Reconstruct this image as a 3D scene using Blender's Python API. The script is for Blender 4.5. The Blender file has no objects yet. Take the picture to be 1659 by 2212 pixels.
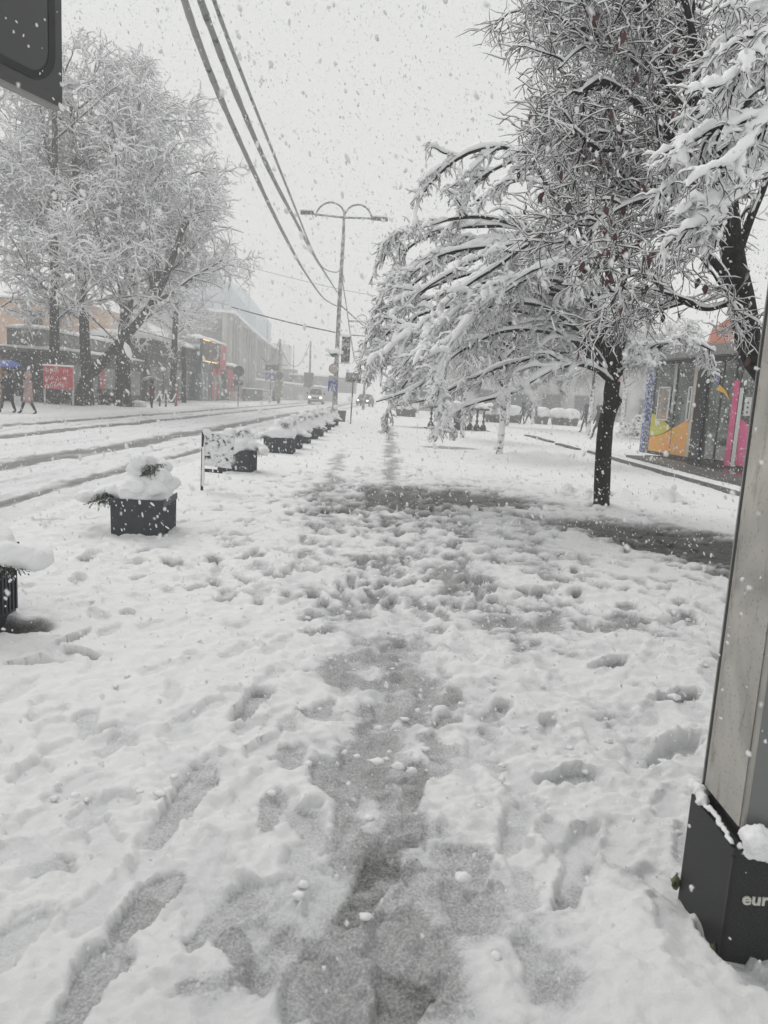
import bpy, math, random
import numpy as np
from mathutils import Vector, Matrix
rnd = random.Random(7)
D = bpy.data
S = bpy.context.scene
col = S.collection
R = math.radians

# ------------------------------------------------------------------ camera
CAM_H, PITCH, ROLL, FPX = 1.6, R(8.9), R(3.3), 1600.0
cd = D.cameras.new('camera'); cam = D.objects.new('camera', cd); col.objects.link(cam)
U_ = Vector((0, math.sin(PITCH), math.cos(PITCH))); F_ = Vector((0, math.cos(PITCH), -math.sin(PITCH)))
X_ = Vector((1, 0, 0))
cx = X_ * math.cos(ROLL) + U_ * math.sin(ROLL); cy = -X_ * math.sin(ROLL) + U_ * math.cos(ROLL)
m = Matrix((cx, cy, -F_)).transposed().to_4x4(); m.translation = (0, 0, CAM_H)
cam.matrix_world = m
cd.sensor_fit = 'VERTICAL'; cd.sensor_height = 36; cd.lens = 36 * FPX / 2212
cd.clip_start = 0.05; cd.clip_end = 2000
cd.dof.use_dof = True; cd.dof.focus_distance = 9.0; cd.dof.aperture_fstop = 7.0
S.camera = cam

# ------------------------------------------------------------------ sky and sun (overcast)
SKY = 0.1
w = D.worlds.new('World'); S.world = w; w.use_nodes = True
nt = w.node_tree; nt.nodes.clear()
o_ = nt.nodes.new('ShaderNodeOutputWorld'); bg = nt.nodes.new('ShaderNodeBackground')
sky = nt.nodes.new('ShaderNodeTexSky'); sky.sky_type = 'NISHITA'; sky.sun_disc = False
sky.sun_elevation = R(48); sky.sun_rotation = R(-35)
bw = nt.nodes.new('ShaderNodeRGBToBW'); nt.links.new(sky.outputs[0], bw.inputs[0])
mx = nt.nodes.new('ShaderNodeMix'); mx.data_type = 'RGBA'; mx.inputs['Factor'].default_value = 0.9
nt.links.new(bw.outputs[0], mx.inputs['A']); mx.inputs['B'].default_value = (7.05, 7.15, 7.0, 1)   # the flat cloud deck
nt.links.new(mx.outputs['Result'], bg.inputs[0]); bg.inputs[1].default_value = SKY
nt.links.new(bg.outputs[0], o_.inputs[0])
sd = D.lights.new('sun', 'SUN'); sun = D.objects.new('sun', sd); col.objects.link(sun)
sd.energy = 1.15; sd.angle = R(25); sd.color = (1, .985, .96)
sun.rotation_euler = Vector((math.sin(R(-35)) * math.cos(R(48)), math.cos(R(-35)) * math.cos(R(48)), math.sin(R(48)))).to_track_quat('Z', 'Y').to_euler()
S.view_settings.view_transform = 'Standard'; S.view_settings.look = 'None'
S.view_settings.gamma = 1; S.view_settings.exposure = 0.18; S.view_settings.use_curve_mapping = False
S.render.engine = 'CYCLES'
S.cycles.max_bounces = 9; S.cycles.diffuse_bounces = 6; S.cycles.volume_bounces = 2; S.cycles.transparent_max_bounces = 12

# ------------------------------------------------------------------ placing: a pixel of the 1659 x 2212 picture -> ray
def ray(u, v):
    x = u - 829.5; y = 1106 - v
    a = x * math.cos(ROLL) - y * math.sin(ROLL); b = x * math.sin(ROLL) + y * math.cos(ROLL)
    return Vector((a, FPX * math.cos(PITCH) + b * math.sin(PITCH), -FPX * math.sin(PITCH) + b * math.cos(PITCH)))
def gnd(u, v, z=0.0):
    r = ray(u, v); t = (z - CAM_H) / r.z
    return Vector((r.x * t, r.y * t, z))
def at(u, v, Y):
    r = ray(u, v); t = Y / r.y
    return Vector((r.x * t, Y, CAM_H + r.z * t))
def zat(u, v, Y): return at(u, v, Y).z

# ------------------------------------------------------------------ materials
MATS = {}
def N(nt, t, **k):
    n = nt.nodes.new(t)
    for a, b in k.items(): setattr(n, a, b)
    return n
def mat(name, c, rough=.6, metal=0, noise=0.0, scale=8, bump=0.0, bscale=40, spec=.5, c2=None, emit=None):
    if name in MATS: return MATS[name]
    ma = D.materials.new(name); ma.use_nodes = True; t = ma.node_tree; b = t.nodes['Principled BSDF']
    b.inputs['Roughness'].default_value = rough; b.inputs['Metallic'].default_value = metal
    b.inputs['Specular IOR Level'].default_value = spec
    b.inputs['Base Color'].default_value = (*c, 1)
    tc = N(t, 'ShaderNodeTexCoord')
    if noise or c2:
        n = N(t, 'ShaderNodeTexNoise'); n.inputs['Scale'].default_value = scale; n.inputs['Detail'].default_value = 5
        t.links.new(tc.outputs['Object'], n.inputs['Vector'])
        r = N(t, 'ShaderNodeValToRGB'); r.color_ramp.elements[0].position = .35; r.color_ramp.elements[1].position = .65
        k = noise if noise else 0
        ca = [max(0, x * (1 - k)) for x in c]; cb = list(c2) if c2 else [min(1, x * (1 + k)) for x in c]
        r.color_ramp.elements[0].color = (*ca, 1); r.color_ramp.elements[1].color = (*cb, 1)
        t.links.new(n.outputs['Fac'], r.inputs[0]); t.links.new(r.outputs[0], b.inputs['Base Color'])
    if bump:
        n2 = N(t, 'ShaderNodeTexNoise'); n2.inputs['Scale'].default_value = bscale; n2.inputs['Detail'].default_value = 6
        t.links.new(tc.outputs['Object'], n2.inputs['Vector'])
        bp = N(t, 'ShaderNodeBump'); bp.inputs['Strength'].default_value = bump; bp.inputs['Distance'].default_value = .02
        t.links.new(n2.outputs['Fac'], bp.inputs['Height']); t.links.new(bp.outputs[0], b.inputs['Normal'])
    if emit:
        b.inputs['Emission Color'].default_value = (*emit[0], 1); b.inputs['Emission Strength'].default_value = emit[1]
    MATS[name] = ma
    return ma
SNOW = mat('snow', (.80, .80, .81), .75, noise=.02, bump=.25, bscale=60, spec=.2)
SNOWT = mat('snow_on_trees', (.92, .92, .93), .8, spec=.15)
BARK = mat('bark', (.017, .016, .0155), .85, noise=.5, scale=20, bump=.7, bscale=50, spec=.2)
TWIG = mat('twig_bark', (.045, .04, .04), .8)
BLACK = mat('black_paint', (.016, .018, .021), .45, noise=.25, scale=20)
PLANT = mat('planter_metal', (.028, .034, .042), .5, noise=.2, scale=30)
def speckled(name, base, fleck=(.78, .78, .79), thr=.6, scale=28, rough=.7, metal=0):
    """surface plastered with wind-blown snow"""
    if name in MATS: return MATS[name]
    ma = D.materials.new(name); ma.use_nodes = True; t = ma.node_tree; b = t.nodes['Principled BSDF']
    tc = N(t, 'ShaderNodeTexCoord'); n = N(t, 'ShaderNodeTexNoise'); n.inputs['Scale'].default_value = scale; n.inputs['Detail'].default_value = 4
    n.inputs['Roughness'].default_value = .65
    t.links.new(tc.outputs['Object'], n.inputs['Vector'])
    r = N(t, 'ShaderNodeValToRGB'); r.color_ramp.elements[0].position = thr - .03; r.color_ramp.elements[1].position = thr + .05
    r.color_ramp.elements[0].color = (*base, 1); r.color_ramp.elements[1].color = (*fleck, 1)
    t.links.new(n.outputs['Fac'], r.inputs[0]); t.links.new(r.outputs[0], b.inputs['Base Color'])
    bp = N(t, 'ShaderNodeBump'); bp.inputs['Strength'].default_value = .5; bp.inputs['Distance'].default_value = .02
    t.links.new(r.outputs[0], bp.inputs['Height']); t.links.new(bp.outputs[0], b.inputs['Normal'])
    b.inputs['Roughness'].default_value = rough; b.inputs['Metallic'].default_value = metal
    MATS[name] = ma
    return ma
def glass(name, tint=(.55, .62, .58), rough=.03):
    if name in MATS: return MATS[name]
    ma = D.materials.new(name); ma.use_nodes = True; t = ma.node_tree; t.nodes.clear()
    o = N(t, 'ShaderNodeOutputMaterial'); mxs = N(t, 'ShaderNodeMixShader'); tr = N(t, 'ShaderNodeBsdfTransparent'); gl = N(t, 'ShaderNodeBsdfGlossy')
    tr.inputs[0].default_value = (*tint, 1); gl.inputs['Roughness'].default_value = rough
    fr = N(t, 'ShaderNodeFresnel'); fr.inputs[0].default_value = 1.6
    ad = N(t, 'ShaderNodeMath', operation='MULTIPLY_ADD'); ad.inputs[1].default_value = 1.0; ad.inputs[2].default_value = .16
    t.links.new(fr.outputs[0], ad.inputs[0])
    t.links.new(ad.outputs[0], mxs.inputs[0]); t.links.new(tr.outputs[0], mxs.inputs[1]); t.links.new(gl.outputs[0], mxs.inputs[2]); df = N(t, 'ShaderNodeBsdfDiffuse'); df.inputs[0].default_value = (.40, .44, .41, 1); m2 = N(t, 'ShaderNodeMixShader'); tn = N(t, 'ShaderNodeTexNoise'); tn.inputs['Scale'].default_value = 1.7; tn.inputs['Detail'].default_value = 6; rg_ = N(t, 'ShaderNodeMapRange'); rg_.inputs['From Min'].default_value = .35; rg_.inputs['From Max'].default_value = .7; rg_.inputs['To Min'].default_value = .08; rg_.inputs['To Max'].default_value = .5  # mottled grey-green diffuse layer lightens the panes, standing in for reflections
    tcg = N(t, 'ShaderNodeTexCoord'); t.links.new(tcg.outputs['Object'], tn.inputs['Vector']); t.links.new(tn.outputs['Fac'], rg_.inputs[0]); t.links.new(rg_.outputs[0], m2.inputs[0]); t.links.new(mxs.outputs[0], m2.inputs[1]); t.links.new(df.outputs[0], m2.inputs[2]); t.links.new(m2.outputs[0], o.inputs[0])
    MATS[name] = ma
    return ma

# ------------------------------------------------------------------ object helpers
def tag(o, label=None, cat=None, group=None, kind=None):
    if label: o['label'] = label
    if cat: o['category'] = cat
    if group: o['group'] = group
    if kind: o['kind'] = kind
    return o
def empty(name, loc=(0, 0, 0), rz=0, label=None, cat=None, group=None):
    o = D.objects.new(name, None); col.objects.link(o); o.location = loc; o.rotation_euler = (0, 0, rz)
    o.empty_display_size = .2
    return tag(o, label, cat, group)
def link(name, me, parent=None, loc=(0, 0, 0)):
    o = D.objects.new(name, me); col.objects.link(o); o.location = loc
    if parent: o.parent = parent
    return o
def np_mesh(name, V, Q, mat_=None, smooth=True):
    V = np.asarray(V, np.float32).reshape(-1, 3); Q = np.asarray(Q, np.int32); k = Q.shape[1]
    me = D.meshes.new(name); me.vertices.add(len(V)); me.vertices.foreach_set('co', V.ravel())
    me.loops.add(Q.size); me.loops.foreach_set('vertex_index', Q.ravel())
    me.polygons.add(len(Q)); me.polygons.foreach_set('loop_start', np.arange(0, Q.size, k, dtype=np.int32))
    me.update(calc_edges=True)
    if smooth: me.polygons.foreach_set('use_smooth', np.ones(len(Q), bool))
    if mat_: me.materials.append(mat_)
    return me
class MB:
    def __init__(s): s.v = []; s.f = []
    def add(s, vs, fs):
        o = len(s.v); s.v += [tuple(p) for p in vs]; s.f += [tuple(i + o for i in f) for f in fs]; return s
    def box(s, c, d, rz=0, rx=0, ry=0, taper=1.0):
        M = Matrix.Rotation(rz, 3, 'Z') @ Matrix.Rotation(ry, 3, 'Y') @ Matrix.Rotation(rx, 3, 'X'); c = Vector(c); vs = []
        for z in (-1, 1):
            k = taper if z < 0 else 1
            for x, y in ((-1, -1), (1, -1), (1, 1), (-1, 1)):
                vs.append(c + M @ Vector((x * d[0] / 2 * k, y * d[1] / 2 * k, z * d[2] / 2)))
        return s.add(vs, [(3, 2, 1, 0), (4, 5, 6, 7), (0, 1, 5, 4), (1, 2, 6, 5), (2, 3, 7, 6), (3, 0, 4, 7)])
    def tube(s, pts, rad, n=8, cap=True):
        pts = [Vector(p) for p in pts]; K = len(pts)
        if not hasattr(rad, '__len__'): rad = [rad] * K
        vs = []; prev = None; vert = all(abs((pts[min(i + 1, K - 1)] - pts[max(i - 1, 0)]).normalized().z) > .9 for i in range(K))
        for i, p in enumerate(pts):
            T = (pts[min(i + 1, K - 1)] - pts[max(i - 1, 0)]).normalized()
            a = T.cross(Vector((0, 0, 1)))
            if a.length < .05 or vert: a = T.cross(Vector((0, 1, 0)))
            a.normalize()
            if prev is not None and a.dot(prev) < 0 and abs(a.dot(prev)) > .5: a = -a
            prev = a; b = a.cross(T)
            for j in range(n):
                q = 2 * math.pi * j / n; vs.append(p + (a * math.cos(q) + b * math.sin(q)) * rad[i])
        fs = [(i * n + j, i * n + (j + 1) % n, (i + 1) * n + (j + 1) % n, (i + 1) * n + j) for i in range(K - 1) for j in range(n)]
        if cap: fs += [tuple(range(n - 1, -1, -1)), tuple((K - 1) * n + j for j in range(n))]
        return s.add(vs, fs)
    def lathe(s, prof, n=16, c=(0, 0, 0), sx=1, sy=1):
        vs = [(c[0] + r * math.cos(2 * math.pi * j / n) * sx, c[1] + r * math.sin(2 * math.pi * j / n) * sy, c[2] + z) for r, z in prof for j in range(n)]
        K = len(prof)
        fs = [(i * n + j, i * n + (j + 1) % n, (i + 1) * n + (j + 1) % n, (i + 1) * n + j) for i in range(K - 1) for j in range(n)]
        fs += [tuple(range(n - 1, -1, -1)), tuple((K - 1) * n + j for j in range(n))]
        return s.add(vs, fs)
    def prism(s, poly, th, f=lambda a, b, t: (a, t, b)):
        n = len(poly)
        vs = [f(a, b, 0) for a, b in poly] + [f(a, b, th) for a, b in poly]
        return s.add(vs, [tuple(range(n)), tuple(range(2 * n - 1, n - 1, -1))] + [(i, i + n, (i + 1) % n + n, (i + 1) % n) for i in range(n)])
    def blob(s, c, r, seed=0, amp=.15, n=10, flat=1.0):
        g = random.Random(seed); ph = [g.uniform(0, 6.28) for _ in range(6)]
        vs = []; mrings = max(4, n * 2 // 3)
        for i in range(mrings + 1):
            th = math.pi * i / mrings
            for j in range(n):
                q = 2 * math.pi * j / n
                d = 1 + amp * (math.sin(3 * q + ph[0] + 2 * th) * .5 + math.sin(5 * q + ph[1] - 3 * th) * .35 + math.sin(4 * th + ph[2]) * .4) * math.sin(th)
                vs.append((c[0] + r[0] * d * math.sin(th) * math.cos(q), c[1] + r[1] * d * math.sin(th) * math.sin(q), c[2] + r[2] * d * math.cos(th) * (flat if math.cos(th) < 0 else 1)))
        return s.add(vs, [(i * n + j, (i + 1) * n + j, (i + 1) * n + (j + 1) % n, i * n + (j + 1) % n) for i in range(mrings) for j in range(n)])
    def mesh(s, name, mat_, smooth=False):
        me = D.meshes.new(name); me.from_pydata(s.v, [], s.f); me.materials.append(mat_)
        if smooth: me.polygons.foreach_set('use_smooth', np.ones(len(me.polygons), bool))
        me.update(); return me
    def build(s, name, mat_, parent=None, smooth=False, loc=(0, 0, 0), bevel=0):
        o = link(name, s.mesh(name, mat_, smooth), parent, loc)
        if bevel:
            b = o.modifiers.new('bevel', 'BEVEL'); b.width = bevel; b.segments = 2; b.limit_method = 'ANGLE'
        return o
def boxo(name, c, d, mt, parent=None, rz=0, bevel=0, **k): return MB().box(c, d, rz, **k).build(name, mt, parent, bevel=bevel)
def text_mesh(name, body, size, depth, mt, parent, loc, rot, sx=1.0, spacing=1.0, bold=0.0):
    cu = D.curves.new(name, 'FONT'); cu.body = body; cu.size = size; cu.extrude = depth; cu.offset = bold; cu.space_character = spacing; cu.resolution_u = 3
    t = D.objects.new(name, cu); col.objects.link(t)
    me = D.meshes.new_from_object(t); D.objects.remove(t)
    me.materials.append(mt); o = link(name, me, parent, loc); o.rotation_euler = rot; o.scale = (sx, 1, 1)
    return o
def copy_tree(o, parent=None):
    c = o.copy(); col.objects.link(c); c.parent = parent
    for ch in list(o.children): copy_tree(ch, c)
    return c

# ------------------------------------------------------------------ numpy noise
def _h(ix, iy, s):
    n = (ix.astype(np.int64) * 374761393 + iy.astype(np.int64) * 668265263 + s * 974634777) & 0x7fffffff
    n = ((n ^ (n >> 13)) * 1274126177) & 0x7fffffff
    return ((n ^ (n >> 16)) & 0xffff) / 65535.0
def vn(x, y, s=0):
    ix = np.floor(x); iy = np.floor(y); fx = x - ix; fy = y - iy; fx = fx * fx * (3 - 2 * fx); fy = fy * fy * (3 - 2 * fy)
    a = _h(ix, iy, s); b = _h(ix + 1, iy, s); c = _h(ix, iy + 1, s); d = _h(ix + 1, iy + 1, s)
    return (a + (b - a) * fx) * (1 - fy) + (c + (d - c) * fx) * fy
def fbm(x, y, s=0, o=4, g=.5):
    t = 0; a = 1; n = 0
    for i in range(o):
        t = t + a * vn(x, y, s + i * 17); n += a; a *= g; x, y = x * 1.97 * .8 - y * 1.97 * .6 + 3.1, x * 1.97 * .6 + y * 1.97 * .8 + 7.7
    return t / n
def sst(a, b, x):
    t = np.clip((x - a) / (b - a), 0, 1); return t * t * (3 - 2 * t)

# ------------------------------------------------------------------ GROUND: one fan-shaped height field, fine near, coarse far
def ground():
    ys = list(np.exp(np.arange(math.log(1.05), math.log(10), .0035))); y = ys[-1]
    while y < 135: y *= 1.0062; ys.append(y)
    ys = np.array(ys); J = len(ys); I = 380
    s = np.linspace(-1, 1, I)
    Y = np.repeat(ys[:, None], I, 1); X = s[None, :] * (0.66 * ys[:, None] + .9) + .0 * Y
    road = sst(-4.25, -4.05, -X) * 0 + ((X < -4.1) & (X > -13.4))
    near = X >= -4.1
    # --- base undulation
    n1 = fbm(X * 1.1, Y * 1.1, 1, 3); n2 = fbm(X * 5, Y * 5, 5, 4); n3 = fbm(X * 16, Y * 16, 9, 3, .6)
    Z = .05 * (n1 - .5) + .012 * (n2 - .5)
    # --- wear of the pavement
    warp = (fbm(X * 1.7, Y * 1.2, 21, 3) - .5)
    warp2 = (fbm(X * 5, Y * 5, 25, 3) - .5)
    xc = .05 + .35 * warp
    core = np.exp(-((X - xc - .5 * warp2) / (.34 + .010 * np.clip(Y, 0, 12))) ** 2 * 1.0) * sst(8.0, 3.0, Y)
    core = core * (.62 + .6 * fbm(X * 2.3, Y * 1.6, 33, 3))
    mid = np.exp(-((X - .7) / 1.75) ** 2) * sst(2.6, 6.0, Y) * sst(17, 11.5, Y)
    heavy = np.exp(-((X - .35 - 2.0 * warp) / 1.5) ** 2) * np.exp(-((Y - 11.6 - .25 * X - .9 * warp) / 2.2) ** 2)
    trail = np.exp(-((X - .12 - .5 * warp) / .28) ** 2) * sst(11, 15, Y) * sst(48, 36, Y)
    trail2 = np.exp(-((X + .95 + .05 * (Y - 12) - .6 * warp) / .3) ** 2) * sst(7, 9, Y) * sst(26, 18, Y)
    # wet patch kept bare by the crowns on the right
    yc = 11.6 - .68 * X + .4 * warp
    bare = (.62 + .38 * sst(1.6, 3.2, X)) * sst(-1.2, .4, X + warp) * np.exp(-np.abs((Y - yc) / (.95 + 1.15 * sst(1.5, 4.0, X) + 1.0 * warp2 + .5 * warp)) ** 2.2) * sst(7.0, 6.2, X)
    bare2 = np.exp(-((X - 1.6) / 1.5) ** 2 - ((Y - 12.1) / 1.1) ** 2)
    strip = np.exp(-((X - 4.1 + .5 * (Y - 6.5)) / .35) ** 2) * np.exp(-((Y - 7.2) / .9) ** 2)
    far1 = np.exp(-((Y - 24.8 - .1 * X) / .8) ** 2) * np.exp(-((X - 2.0) / 1.3) ** 2)
    far2 = np.exp(-((Y - 40.6) / 2.2) ** 2) * np.exp(-((X - 2.6) / 3.4) ** 2)
    rough = np.clip(.18 + .8 * core + .95 * mid + 1.1 * heavy + .8 * trail + .8 * trail2 + .5 * bare, 0, 1) * near
    rough = np.maximum(rough, .62 * near * sst(-2.4, -.4, X) * sst(12, 3, Y) * sst(2.8, 1.2, X)); rough = np.maximum(rough, .6 * near * sst(-2.6, -1.2, X) * sst(20, 12, Y) * sst(6.8, 5, X)); rough = np.maximum(rough, (.34 + .35 * sst(.4, .7, fbm(X * .8, Y * .8, 111, 3))) * near * sst(18, 9, Y) + .22 * near)
    bil = 1 - np.abs(2 * fbm(X * 6.5, Y * 6.5, 41, 4, .55) - 1) * 2
    bil2 = 1 - np.abs(2 * fbm(X * 17, Y * 17, 47, 3, .6) - 1) * 2
    Z = Z + rough * (.034 * (bil - .55) + .012 * (bil2 - .5)) + .003 * (n3 - .5)
    pl = sst(.44, .56, fbm(X * 3.6 + .3 * n2, Y * 3.6, 131, 4, .6)); pl2 = sst(.45, .55, fbm(X * 9.5, Y * 9.5, 137, 3, .6))
    Z = Z + rough * (.020 * (pl - .5) + .010 * (pl2 - .5))
    M = np.zeros_like(Z)
    # --- footprints
    rs = np.random.RandomState(11)
    prints = []
    def fp(u0, v0, u1, v1, w_=.055, d=.05, k=.45, wall=1.0):
        a = gnd(u0, v0, -.02); b = gnd(u1, v1, -.02); c = (a + b) / 2; L = (b - a).length / 2
        prints.append((c.x, c.y, math.atan2(b.x - a.x, b.y - a.y), L, w_, d, k))
    for p in [(1218,1975,1272,1785,.055,.05,.22),(1395,1662,1500,1598,.06,.085,.35),(238,2035,395,1885,.06,.035,.55),(400,2050,582,1905,.062,.03,.45),(68,1892,168,1858,.05,.05,.35),
              (322,1835,462,1650,.075,.035,.5),(508,1560,580,1488,.06,.05,.5),(1160,1698,1275,1680,.06,.045,.5),(1280,1455,1348,1425,.055,.06,.5),(125,1402,188,1370,.05,.07,.55),(142,1410,210,1424,.045,.07,.7),
              (15,1442,142,1432,.045,.045,.35),(1405,1518,1512,1500,.05,.06,.4),(262,1332,290,1328,.05,.05,.6),(1240,1252,1290,1248,.05,.05,.5),(1230,1292,1262,1285,.05,.05,.5),(410,1960,500,1850,.055,.035,.15),
              (745,2000,845,1830,.07,.02,.85),(930,1838,1035,1860,.08,.02,.55),(975,2020,1010,1900,.075,.02,.5),(850,2230,900,2080,.085,.02,.8),(730,1830,775,1590,.06,.02,.5),(620,2212,700,2060,.06,.02,.5),(1170,1585,1195,1550,.04,.05,.3),
              (130,2230,260,2040,.07,.03,.5),(560,2150,620,1960,.07,.025,.35),(880,1760,905,1640,.06,.02,.7),(1420,1345,1500,1330,.045,.05,.4),(650,1345,690,1320,.05,.05,.5),(180,1600,260,1570,.05,.03,.2),(1340,1355,1400,1340,.05,.04,.3),
              (20,1700,100,1650,.06,.03,.15),(60,1560,140,1530,.06,.03,.15),(200,1755,290,1720,.07,.03,.15),(1090,1850,1130,1740,.05,.03,.35),(1040,1560,1100,1520,.055,.04,.5),(820,1570,850,1500,.07,.02,.5),(930,1570,985,1545,.06,.03,.6)]:
        fp(*p)
    cand = 5200
    xs = rs.uniform(-4.0, 7.0, cand); yy = np.exp(rs.uniform(math.log(1.9), math.log(30), cand))
    for x_, y_ in zip(xs, yy):
        pr = math.exp(-((x_ - .1) / .5) ** 2) * .55 + math.exp(-((x_ - .6) / 2.3) ** 2) * (1 if 4 < y_ < 16 else .16) * .9 + .02
        if abs(x_ - 2.0) < 3.5 and 9 < y_ < 14: pr += .35
        if x_ > 4 and y_ < 12: pr *= .4
        if y_ < 5.5 and -2.4 < x_ < 2.6: pr = .34 * (1 if x_ > -1.5 else .5)
        if rs.rand() > pr: continue
        ang = rs.normal(0, .45) + (math.pi if rs.rand() < .5 else 0)
        if y_ > 8 and x_ > 1: ang = rs.uniform(0, 6.28)
        nr_ = y_ < 5.5; prints.append((x_, y_, ang, .13 + rs.uniform(-.03, .03), .05 + rs.uniform(-.008, .010), rs.uniform(.005, .022) if nr_ else rs.uniform(.02, .055), (rs.uniform(.25, .62) if abs(x_ - .05) < .5 and nr_ else rs.uniform(.02, .34)) if nr_ else rs.uniform(.2, .75)))
    for (px, py, an, L, wd, d, k) in prints:
        rr = L + .12
        j0, j1 = np.searchsorted(ys, [py - rr, py + rr]); 
        if j1 <= j0: continue
        hw = .66 * ys[j0] + .9
        i0 = max(0, int(((px - rr) / hw + 1) / 2 * I) - 3); hw2 = .66 * ys[min(j1, J - 1)] + .9
        i1 = min(I, int(((px + rr) / min(hw, hw2) + 1) / 2 * I) + 3)
        if px < 0: i0 = max(0, int(((px - rr) / min(hw, hw2) + 1) / 2 * I) - 3); i1 = min(I, int(((px + rr) / max(hw, hw2) + 1) / 2 * I) + 3)
        if i1 <= i0: continue
        sl = (slice(j0, j1), slice(i0, i1)); dx = X[sl] - px; dy = Y[sl] - py
        dx = dx + .02 * (n2[sl] - .5) * 2; dy = dy + .02 * (n3[sl] - .5) * 2
        a = dx * math.sin(an) + dy * math.cos(an); b = dx * math.cos(an) - dy * math.sin(an)
        wl = wd * (1 + .18 * np.sin(a / L * 2.2) - .12 * np.exp(-(a / L * 3 + .6) ** 2))
        q = (np.abs(a / L) ** 2.6 + np.abs(b / wl) ** 2.6) ** (1 / 2.6)
        q = q + .16 * (n3[sl] - .5) + .14 * (bil2[sl] - .5); pr = sst(1.13, .93, q)
        floor = -d + .45 * Z[sl] + .006 * (n3[sl] - .5)
        Z[sl] = Z[sl] * (1 - pr) + floor * pr + .16 * d * np.exp(-((q - 1.3) / .16) ** 2) * (n2[sl] * 1.6)
        M[sl] = np.maximum(M[sl], pr * k * (.62 + .6 * (n3[sl] - .2)))
    Z = np.maximum(Z, -.085)
    # --- slush
    gran = fbm(X * 26, Y * 26, 61, 3, .6); blot = fbm(X * 3.2, Y * 3.2, 67, 4, .55)
    slush = sst(.34, .85, core - .04 + 2.1 * (blot - .5) + .4 * (gran - .5)) * .36 + .13 * sst(.2, .7, core + .6 * (blot - .5))
    slush = np.maximum(slush, sst(.35, .95, mid * .62 + 1.5 * (blot - .5) - 9.0 * Z) * .55)
    slush = np.maximum(slush, sst(.25, .8, heavy * .95 + .8 * (blot - .5) - 7 * Z) * .85)
    tt = np.maximum(trail, trail2 * .9)
    slush = np.maximum(slush, sst(.4, 1.0, tt + .6 * (blot - .5) - 6 * Z) * .55)
    slush = np.maximum(slush, sst(.42, .92, bare + .5 * (blot - .5) + .3 * (gran - .5) - 4 * Z) * (.72 + .28 * sst(2.0, 3.6, X)))
    slush = np.maximum(slush, sst(.35, .8, bare2 + .6 * (blot - .5) - 6 * Z) * .8)
    slush = np.maximum(slush, sst(.5, .9, strip + .7 * (blot - .5) - 6 * Z) * .85)
    slush = np.maximum(slush, sst(.4, .8, far1 + .4 * (blot - .5)) * .6); slush = np.maximum(slush, sst(.45, .9, far2 + .7 * (blot - .5)) * .6)
    # bare ring under the first planter
    ring = np.exp(-(((X + 2.55) / .5) ** 2 + ((Y - 4.62) / .22) ** 2) * 1.2)
    slush = np.maximum(slush, sst(.3, .6, ring + .3 * (blot - .5)) * .95)
    Zr = Z - .045 * sst(.3, 1, slush) * near - .05 * core - .06 * ring
    M = np.maximum(M, slush) * near
    # --- the road: ruts and ridges
    wx = X + .22 * (fbm(X * .15, Y * .22, 71, 3) - .5) * 2 + .12 * (fbm(X * .9, Y * .5, 73, 3) - .5) * 2
    rut = 0
    for c, wd, k in ((-4.75, .3, .8), (-6.75, .5, 1.0), (-8.0, .22, .35), (-10.05, .42, 1.0), (-12.15, .45, .95), (-5.7, .16, .4), (-11.1, .2, .45)):
        rut = np.maximum(rut, k * np.exp(-np.abs((wx - c) / wd) ** 2.6))
    rb = 1 - np.abs(2 * fbm(X * 4.2, Y * 2.0, 81, 4, .6) - 1) * 2
    rmask = sst(.30, .95, rut * 1.0 + 1.05 * (fbm(X * 5, Y * 1.5, 91, 4, .6) - .5))
    streak = fbm(X * 9, Y * .5, 95, 3)
    Zroad = -.02 + .045 * (rb - .35) * (1 - .8 * rmask) + .02 * np.exp(-((wx + 8.9) / .5) ** 2) + .06 * np.exp(-((wx + 4.3) / .22) ** 2) * (.3 + n2) - .028 * rmask + .012 * (streak - .5)
    Mroad = .12 + .14 * sst(.4, .75, streak) + rmask * (.50 + .40 * streak) + .16 * sst(-10.5, -6, -np.abs(wx + 8.7) * 0 + -8) * 0
    Mroad = np.clip(Mroad + .14 * (gran - .5), 0, .8)
    isroad = sst(-4.0, -4.2, X) * sst(-13.55, -13.3, X)
    # --- the far pavement
    bank = .10 * np.exp(-((X + 13.7) / .45) ** 2) * (.4 + n2 * 1.2)
    Zfar = .03 + .06 * (n1 - .5) + bank + .05 * (bil - .5) * sst(.4, .7, fbm(X * .6, Y * .6, 99, 3))
    farp = sst(-13.2, -13.5, X)
    Zo = Zr * near + (~near) * 0; k = sst(-3.7, -4.3, X)
    Zn = Zr * (1 - isroad) + Zroad * isroad; Zn = Zn * (1 - farp) + Zfar * farp
    Mo = M * (1 - isroad) * (1 - farp) + Mroad * isroad * (1 - farp)
    # plaza right of the kerb
    # snow banked against the totem base and planters
    def mound(cx_, cy_, r, h): 
        nonlocal Zn
        Zn = Zn + h * np.exp(-(((X - cx_) ** 2 + (Y - cy_) ** 2) / r ** 2)) * (.7 + .6 * n2)
    mound(.80, 1.88, .20, .07); mound(1.05, 1.62, .3, .06); mound(.93, 2.1, .15, .05); mound(3.7, 12.35, .35, .05)
    for i in range(26):
        mound(3.0 + 2.6 * rs.rand(), 13.2 + .9 * rs.rand() + .0, .09 + .08 * rs.rand(), .05 + .08 * rs.rand())
    for i in range(14): mound(3.7 + 1.9 * rs.rand(), 22.6 + .7 * rs.rand(), .22 + .1 * rs.rand(), .03 + .05 * rs.rand())
    for i in range(8): mound(5.0 + 1.0 * rs.rand(), 19 + 3 * rs.rand(), .2 + .1 * rs.rand(), .04 + .06 * rs.rand())
    V = np.stack([X, Y, Zn], -1).reshape(-1, 3)
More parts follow.
